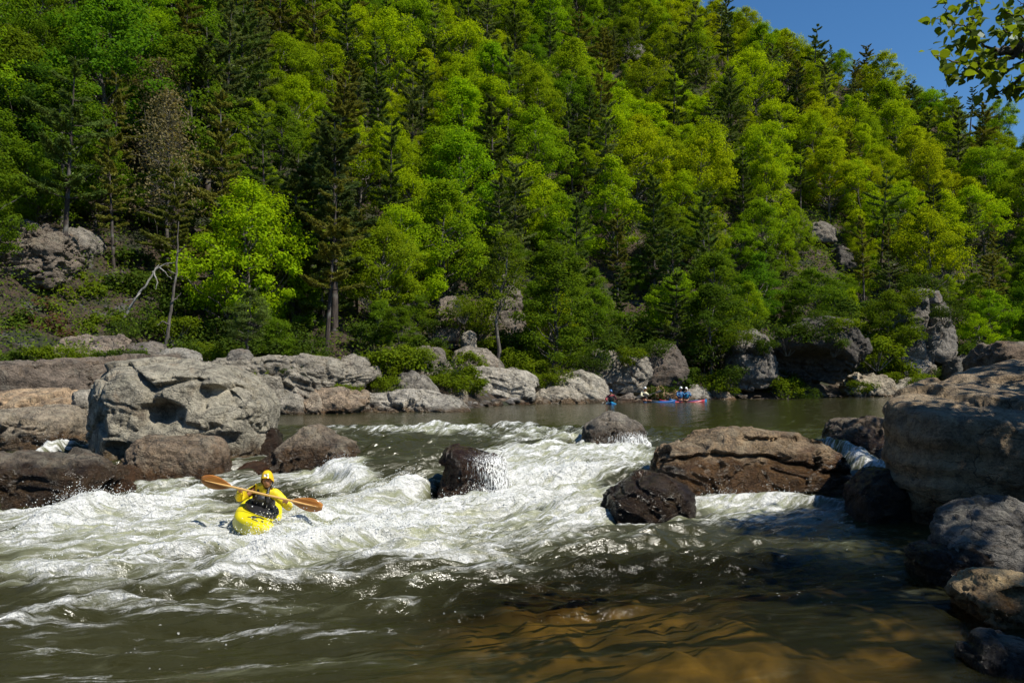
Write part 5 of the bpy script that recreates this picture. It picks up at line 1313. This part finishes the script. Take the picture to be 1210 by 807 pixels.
def hand(wrist, knuckle, bar, side, s=1.0):
    """palm behind the bar, four fingers wrapped over it, thumb closing below: separate skinned chains"""
    w, k, b = Vector(wrist), Vector(knuckle), Vector(bar).normalized(); out = []
    d = (k-w).normalized(); up = Vector((0, 0, 1)); toward = Vector((0, -1, 0))
    V, Fc = skin_mesh([(*w, (.026*s, .022*s)), (*(w+(k-w)*.55), (.036*s, .02*s)), (*k, (.038*s, .019*s))], [(0, 1), (1, 2)], 2); out.append((V, Fc))
    for i, ln in enumerate((.88, 1.0, .95, .76)):
        o = k+b*(.019*(i-1.5))*s
        p1 = o+(up*.022+toward*.010)*s*ln; p2 = o+(up*.016+toward*.036)*s*ln; p3 = o+(up*-.010+toward*.038)*s*ln; p4 = o+(up*-.024+toward*.018)*s*ln
        V, Fc = skin_mesh([(*(o-d*.02), .0085*s), (*p1, .0088*s), (*p2, .0085*s), (*p3, .008*s), (*p4, .007*s)], [(0, 1), (1, 2), (2, 3), (3, 4)], 1); out.append((V, Fc))
    o = w+(k-w)*.4+b*side*.03*s
    V, Fc = skin_mesh([(*(w+(k-w)*.3), .012*s), (*(o+up*-.012*s+toward*.008), .011*s), (*(o+b*side*.012+up*-.02*s+toward*.034), .010*s), (*(k+b*side*.028+up*-.012*s+toward*.045), .008*s)], [(0, 1), (1, 2), (2, 3)], 1); out.append((V, Fc))
    return out

def person(label, J, jacket, vest, helmet, bar, hs=1.0, face=(0, -1, -.12), hup=(0, 0, 1), emblem=False, sub=2, group=None, fine=True):
    """J: joints in world space; body = torso, neck, head, arms and hands in one mesh"""
    g = lambda k: np.asarray(J[k], float)
    chest = (g('sl')+g('sr'))/2
    r = hs
    def nd(p, rad): return (*p, rad)
    mid = g('pelvis')*.5+chest*.5
    fwdv = np.array([0, -1, 0])
    body_nodes = [nd(g('pelvis'), (.15*r, .11*r)), nd(mid, (.14*r, .10*r)), nd(chest-np.array([0, 0, .05*r]), (.13*r, .085*r)), nd(g('neck'), .05*r), nd(g('head')-np.array([0, 0, .05*r]), .055*r)]
    edges = [(0, 1), (1, 2), (2, 3), (3, 4)]
    for s_ in ('l', 'r'):
        i = len(body_nodes)
        body_nodes += [nd(g('s'+s_), .06*r), nd(g('e'+s_), .042*r), nd(g('w'+s_), .027*r)]; edges += [(2, i), (i, i+1), (i+1, i+2)]
    # thighs run forward under the skirt
    for sg in (-1, 1):
        i = len(body_nodes); kn = J.get('knee_dir', np.array([0, -.4, -.1]))
        body_nodes += [nd(g('pelvis')+np.array([sg*.10*r, 0, -.06]), .075*r), nd(g('pelvis')+np.array([sg*.16*r, 0, -.07])+kn, .06*r)]; edges += [(0, i), (i, i+1)]
    bv, bf = skin_mesh(body_nodes, edges, sub)
    parts = [(bv, bf, 0)]
    hv, hf, hm = head(g('head'), face, hup, hs)
    order = np.arange(len(hf))
    for mi in range(3): parts.append((hv, hf[hm == mi], mi))
    if fine:
        for s_, sd in (('l', 1), ('r', -1)):
            for v, f in hand(g('w'+s_), g('h'+s_), bar, sd, hs): parts.append((v, f, 0))
    else:
        for s_ in 'lr':
            v, f = skin_mesh([nd(g('w'+s_), .03), nd(g('h'+s_), .035)], [(0, 1)], 1); parts.append((v, f, 0))
    o = link('person', mesh_py('person', parts, [M['skin'], M['hair'], M['mouth']])); tag(o, label, 'person', group)
    # jacket: sleeves and shoulders over the body
    jn = [nd(mid, (.155*r, .115*r)), nd(chest-np.array([0, 0, .05*r]), (.17*r, .12*r)), nd(chest+np.array([0, -.02, .04*r]), (.14*r, .125*r)), nd(g('neck')+np.array([0, -.01, .0]), .085*r)]
    je = [(0, 1), (1, 2), (2, 3)]
    for s_ in 'lr':
        i = len(jn); a, b, c = g('s'+s_), g('e'+s_), g('w'+s_)
        jn += [nd(a, .088*r), nd(lerp(a, b, .55)+np.array([0, 0, .01]), .076*r), nd(b, .070*r), nd(lerp(b, c, .6), .058*r), nd(lerp(b, c, 1.0), .047*r)]
        je += [(1, i), (i, i+1), (i+1, i+2), (i+2, i+3), (i+3, i+4)]
    v, f = skin_mesh(jn, je, sub); v = v+.012*np.stack([pnoise(v[:, 0]*14+i*9, v[:, 1]*14, v[:, 2]*22) for i in range(3)], 1)*(1 if fine else .3)
    link('jacket', mesh_py('jacket', [(v, f, 0)], [jacket]), o)
    fo_ = np.array([0, -.03, 0])
    vn = [nd(lerp(g('pelvis'), mid, .1)+fo_, (.19*r, .16*r)), nd(mid+fo_, (.20*r, .18*r)), nd(lerp(mid, chest, .6)+fo_, (.195*r, .185*r)), nd(lerp(mid, chest, 1.02)+fo_, (.15*r, .165*r))]
    v, f = skin_mesh(vn, [(0, 1), (1, 2), (2, 3)], sub); v = v+.014*np.stack([pnoise(v[:, 0]*18+i*9, v[:, 1]*18, v[:, 2]*18) for i in range(3)], 1)*(1 if fine else .3)
    vo = link('vest', mesh_py('vest', [(v, f, 0)], [vest]), o)
    if fine:      # shoulder straps and a chest strap of the vest
        for sg, k in ((-1, 'sl'), (1, 'sr')):
            a = lerp(chest, g(k), .52)
            P = np.array([a+np.array([0, -.13, -.14]), a+np.array([0, -.12, -.02]), a+np.array([0, -.06, .075]), a+np.array([0, .03, .085]), a+np.array([0, .10, .02])])*1.0
            tt = np.linspace(0, 4, 14); P = np.stack([np.interp(tt, range(5), P[:, i]) for i in range(3)], 1)
            v, f = tube_np(P, np.full(14, .026), 8); link('shoulder_strap', mesh_np('shoulder_strap', v, f, True, [vest]), vo)
    # helmet
    x = Vector(face).normalized(); z = Vector(hup); y = z.cross(x).normalized(); z = x.cross(y); Rm = np.array([list(x), list(y), list(z)])
    th = np.linspace(0, 2*np.pi, 32, endpoint=False); V = []; Fc = []
    for k, ph in enumerate(np.linspace(0, 1, 9)):
        for q in th:
            edge = .030+.03*math.cos(q)-.055*(math.cos(q) < -.2)-.06*math.exp(-((abs(math.sin(q))-1)/.25)**2)      # raised over the brow, down over the ears
            zz = edge+(.155-edge)*math.sin(ph*math.pi/2)
            rr = math.cos(ph*math.pi/2)**.75
            V.append((math.cos(q)*.124*rr+(.02*(1-ph)**8 if math.cos(q) > .5 else 0), math.sin(q)*.100*rr, zz))
    nq = len(th)
    for k in range(8):
        for i in range(nq): Fc.append((k*nq+i, k*nq+(i+1) % nq, (k+1)*nq+(i+1) % nq, (k+1)*nq+i))
    V = np.array(V)*hs
    ho = link('helmet', mesh_py('helmet', [(V @ Rm+g('head'), Fc, 0)], [helmet]), o)
    if emblem:
        def patch(pts_, name, m, lift):
            P = []
            for yy, zz in pts_:
                ph = math.asin(max(0, min(1, (zz-.045)/.11)))/(math.pi/2); rr = math.cos(ph*math.pi/2)**.75
                xx = .124*rr*math.sqrt(max(0, 1-(yy/(.1*rr+1e-6))**2)); P.append((xx+lift, yy, zz))
            P = np.array(P)*hs
            bk = P-np.array([.006, 0, 0]); n = len(P)
            me = mesh_py(name, [(np.concatenate([P, bk]) @ Rm+g('head'), [tuple(range(n))]+[(i, (i+1) % n, n+(i+1) % n, n+i) for i in range(n)], 0)], [m])
            link(name, me, ho)
        patch([(-.005+.028*math.cos(a)*(1+.25*math.cos(3*a)), .098+.022*math.sin(a)) for a in np.linspace(0, 6.283, 14, endpoint=False)], 'emblem', M['white'], .010)
        patch([(.020+.012*math.cos(a), .088+.009*math.sin(a)) for a in np.linspace(0, 6.283, 10, endpoint=False)], 'emblem', M['mark'], .012)
    if fine:
        P = np.array([(.02, .082, .0), (.035, .078, -.06), (.05, .045, -.118), (.055, 0, -.13), (.05, -.045, -.118), (.035, -.078, -.06), (.02, -.082, .0)])*hs
        v, f = tube_np(P @ Rm+g('head'), np.full(7, .008), 6); link('chin_strap', mesh_np('chin_strap', v, f, True, [M['rubber']]), ho)
    return o
M['mouth'] = mat_simple('lip', (.12, .04, .03), .5)

hl, hr = at(284.5, 577.6, 12.02), at(337.5, 590.2, 12.02)
bar = prr-pl
J = dict(pelvis=np.array([KP[0]+.02, 12.72, .15]), neck=at(315, 580.5, 12.52), head=at(316, 567.2, 12.45), sl=at(303, 577.5, 12.52), sr=at(324, 582.5, 12.52),
         el=at(282, 589.5, 12.42), er=at(342, 599.5, 12.40), wl=at(283.5, 581.0, 12.14), wr=at(338.5, 593.8, 12.14), hl=at(284.5, 577.9, 12.055), hr=at(337.5, 590.6, 12.055),
         knee_dir=np.array(bow_dir)*.45)
person('kayaker in yellow jacket, dark vest and yellow helmet paddling the yellow kayak', J, M['jacket'], M['vest'], M['helmet'], bar, 1.0, face=(.14, -1, -.06), hup=(-.05, 0.0, 1), emblem=True)

# --- the far kayaks by the other shore
def far_boat(name, label, px, py, Y, dirn, deckm, hullm, L=2.5):
    q = at(px, py, Y); q[2] = .62
    return make_kayak(name, label, deckm, hullm, frame(tuple(q), dirn, (0, 0, 1)), L=L, beam=.64, group='kayaks resting by the far shore'), q
def far_person(label, q, jacket, vest, helmet, twist=0., bar=(1, 0, .3)):
    b = Vector(bar).normalized(); f = Vector((math.sin(twist), -math.cos(twist), 0)); s = Vector((math.cos(twist), math.sin(twist), 0))
    P = Vector(q)+Vector((0, 0, .18)); n = lambda v: np.array(v[:])
    J = dict(pelvis=n(P), neck=n(P+Vector((0, 0, .50))+f*.05), head=n(P+Vector((0, 0, .66))+f*.09), sl=n(P+Vector((0, 0, .42))-s*.17), sr=n(P+Vector((0, 0, .42))+s*.17),
             el=n(P+Vector((0, 0, .22))-s*.30+f*.12), er=n(P+Vector((0, 0, .22))+s*.30+f*.12), wl=n(P+Vector((0, 0, .27))+f*.36-b*.26), wr=n(P+Vector((0, 0, .27))+f*.36+b*.26),
             hl=n(P+Vector((0, 0, .28))+f*.42-b*.27), hr=n(P+Vector((0, 0, .28))+f*.42+b*.27), knee_dir=n(f*.5))
    person(label, J, jacket, vest, helmet, n(b), .95, face=n(f-Vector((0, 0, .1))), sub=1, fine=False, group='kayakers waiting by the far shore')
    return n(P+Vector((0, 0, .30))+f*.44), n(b)
def far_paddle(label, c, b, mat, L=1.95):
    e = empty('paddle'); m = frame(tuple(c), b, (0, -.4, 1)); e.matrix_world = m; tag(e, label, 'paddle', 'paddles of the far kayakers')
    v, f = tube_np(np.array([[-L/2+.1, 0, 0], [0, 0, 0], [L/2-.1, 0, 0]]), np.full(3, .017), 6); link('shaft', mesh_np('shaft', v, f, True, [M['rubber']]), e)
    for sg in (-1, 1):
        V = np.array([[sg*(L/2-.45+.45*math.sin(a/2)**2*1.0), 0, .09*math.sin(a)] for a in np.linspace(0, 2*math.pi, 14, endpoint=False)]); V2 = V+np.array([0, .015, 0]); n_ = len(V)
        link('blade', mesh_py('blade', [(np.concatenate([V, V2]), [tuple(range(n_)), tuple(range(2*n_-1, n_-1, -1))]+[(i, i+n_, (i+1) % n_+n_, (i+1) % n_) for i in range(n_)], 0)], [mat]), e)
k1, q1 = far_boat('kayak', 'bright blue kayak seen bow-on in front of the broad pale boulder', 722, 478, 47.0, (-.1, -1, 0), M['boat_sky'], M['boat_blue'])
c, b = far_person('far kayaker in a dark red vest and dark blue helmet, in the bright blue kayak', q1, M['shirt_red'], M['mark'], M['boat_blue'], -.15, (.8, 0, .62)); far_paddle('dark paddle held slantwise by the far kayaker in the dark red vest', c, b, M['mark'])
k2, q2 = far_boat('kayak', 'deep blue kayak side-on with the cream-clad kayaker at its stern', 772, 476, 50.0, (1, -.12, 0), M['boat_blue'], M['boat_blue'], 2.7)
c, b = far_person('far kayaker in cream jacket and white helmet, in the deep blue kayak', np.array(at(761, 476, 50.0))*np.array([1, 1, 0])+np.array([0, .0, .74]), M['shirt_cream'], M['mark'], M['white'], .5, (.9, .3, .25)); far_paddle('black paddle held low by the far kayaker in the cream jacket', c, b, M['mark'])
k3, q3 = far_boat('kayak', 'long red and pale kayak lying side-on in front of two far kayakers in blue', 806, 477, 50.5, (-1, -.05, 0), M['boat_red'], M['boat_red'], 2.9)
far_person('far kayaker in blue jacket and white helmet, in the red and pale kayak', np.array(at(803.5, 477, 50.5))*np.array([1, 1, 0])+np.array([0, 0, .74]), M['shirt_blue'], M['shirt_blue'], M['white'], .4)
k4, q4 = far_boat('kayak', 'blue kayak half hidden behind the red and pale kayak', 813, 475, 51.8, (1, -.1, 0), M['boat_blue'], M['boat_sky'], 2.4)
far_person('far kayaker in bright blue jacket leaning beside the other one in blue', np.array(at(811.5, 475.5, 51.8))*np.array([1, 1, 0])+np.array([0, 0, .70]), M['shirt_blue'], M['boat_sky'], M['white'], -.5)
link('bow_tip', mesh_py('bow_tip', [(*dome(.3, .2, .1, .12, 1.1), 0)], [M['boat_pink']]), k3)

# ------------------------------------------------------------------ light
SUN = Vector((.53, -.28, .80)).normalized()
sd = bpy.data.lights.new('sun', 'SUN'); sd.energy = 5.0; sd.angle = R(.53); sd.color = (1, .95, .84)
so_ = bpy.data.objects.new('sun', sd); COL.objects.link(so_); so_.rotation_euler = SUN.to_track_quat('Z', 'Y').to_euler()
w = bpy.data.worlds.new('World'); SC.world = w; w.use_nodes = True
nt = w.node_tree; bg = nt.nodes['Background']; sk = nt.nodes.new('ShaderNodeTexSky'); sk.sky_type = 'NISHITA'; sk.sun_disc = False
sk.sun_elevation = math.asin(SUN.z); sk.sun_rotation = math.atan2(SUN.x, SUN.y)
sk.air_density = 1.0; sk.dust_density = .1; sk.ozone_density = 4.0; sk.altitude = 300
hs = nt.nodes.new('ShaderNodeHueSaturation'); hs.inputs['Saturation'].default_value = 1.22; nt.links.new(sk.outputs[0], hs.inputs['Color']); nt.links.new(hs.outputs[0], bg.inputs[0]); bg.inputs[1].default_value = .10
vs = SC.view_settings; vs.view_transform = 'Standard'; vs.look = 'None'; vs.gamma = 1; vs.use_curve_mapping = False; vs.exposure = 0.28
SC.render.engine = 'CYCLES'
cy = SC.cycles; cy.max_bounces = 6; cy.diffuse_bounces = 3; cy.glossy_bounces = 3; cy.transmission_bounces = 4; cy.transparent_max_bounces = 10; cy.caustics_reflective = False; cy.caustics_refractive = False
cy.use_denoising = True
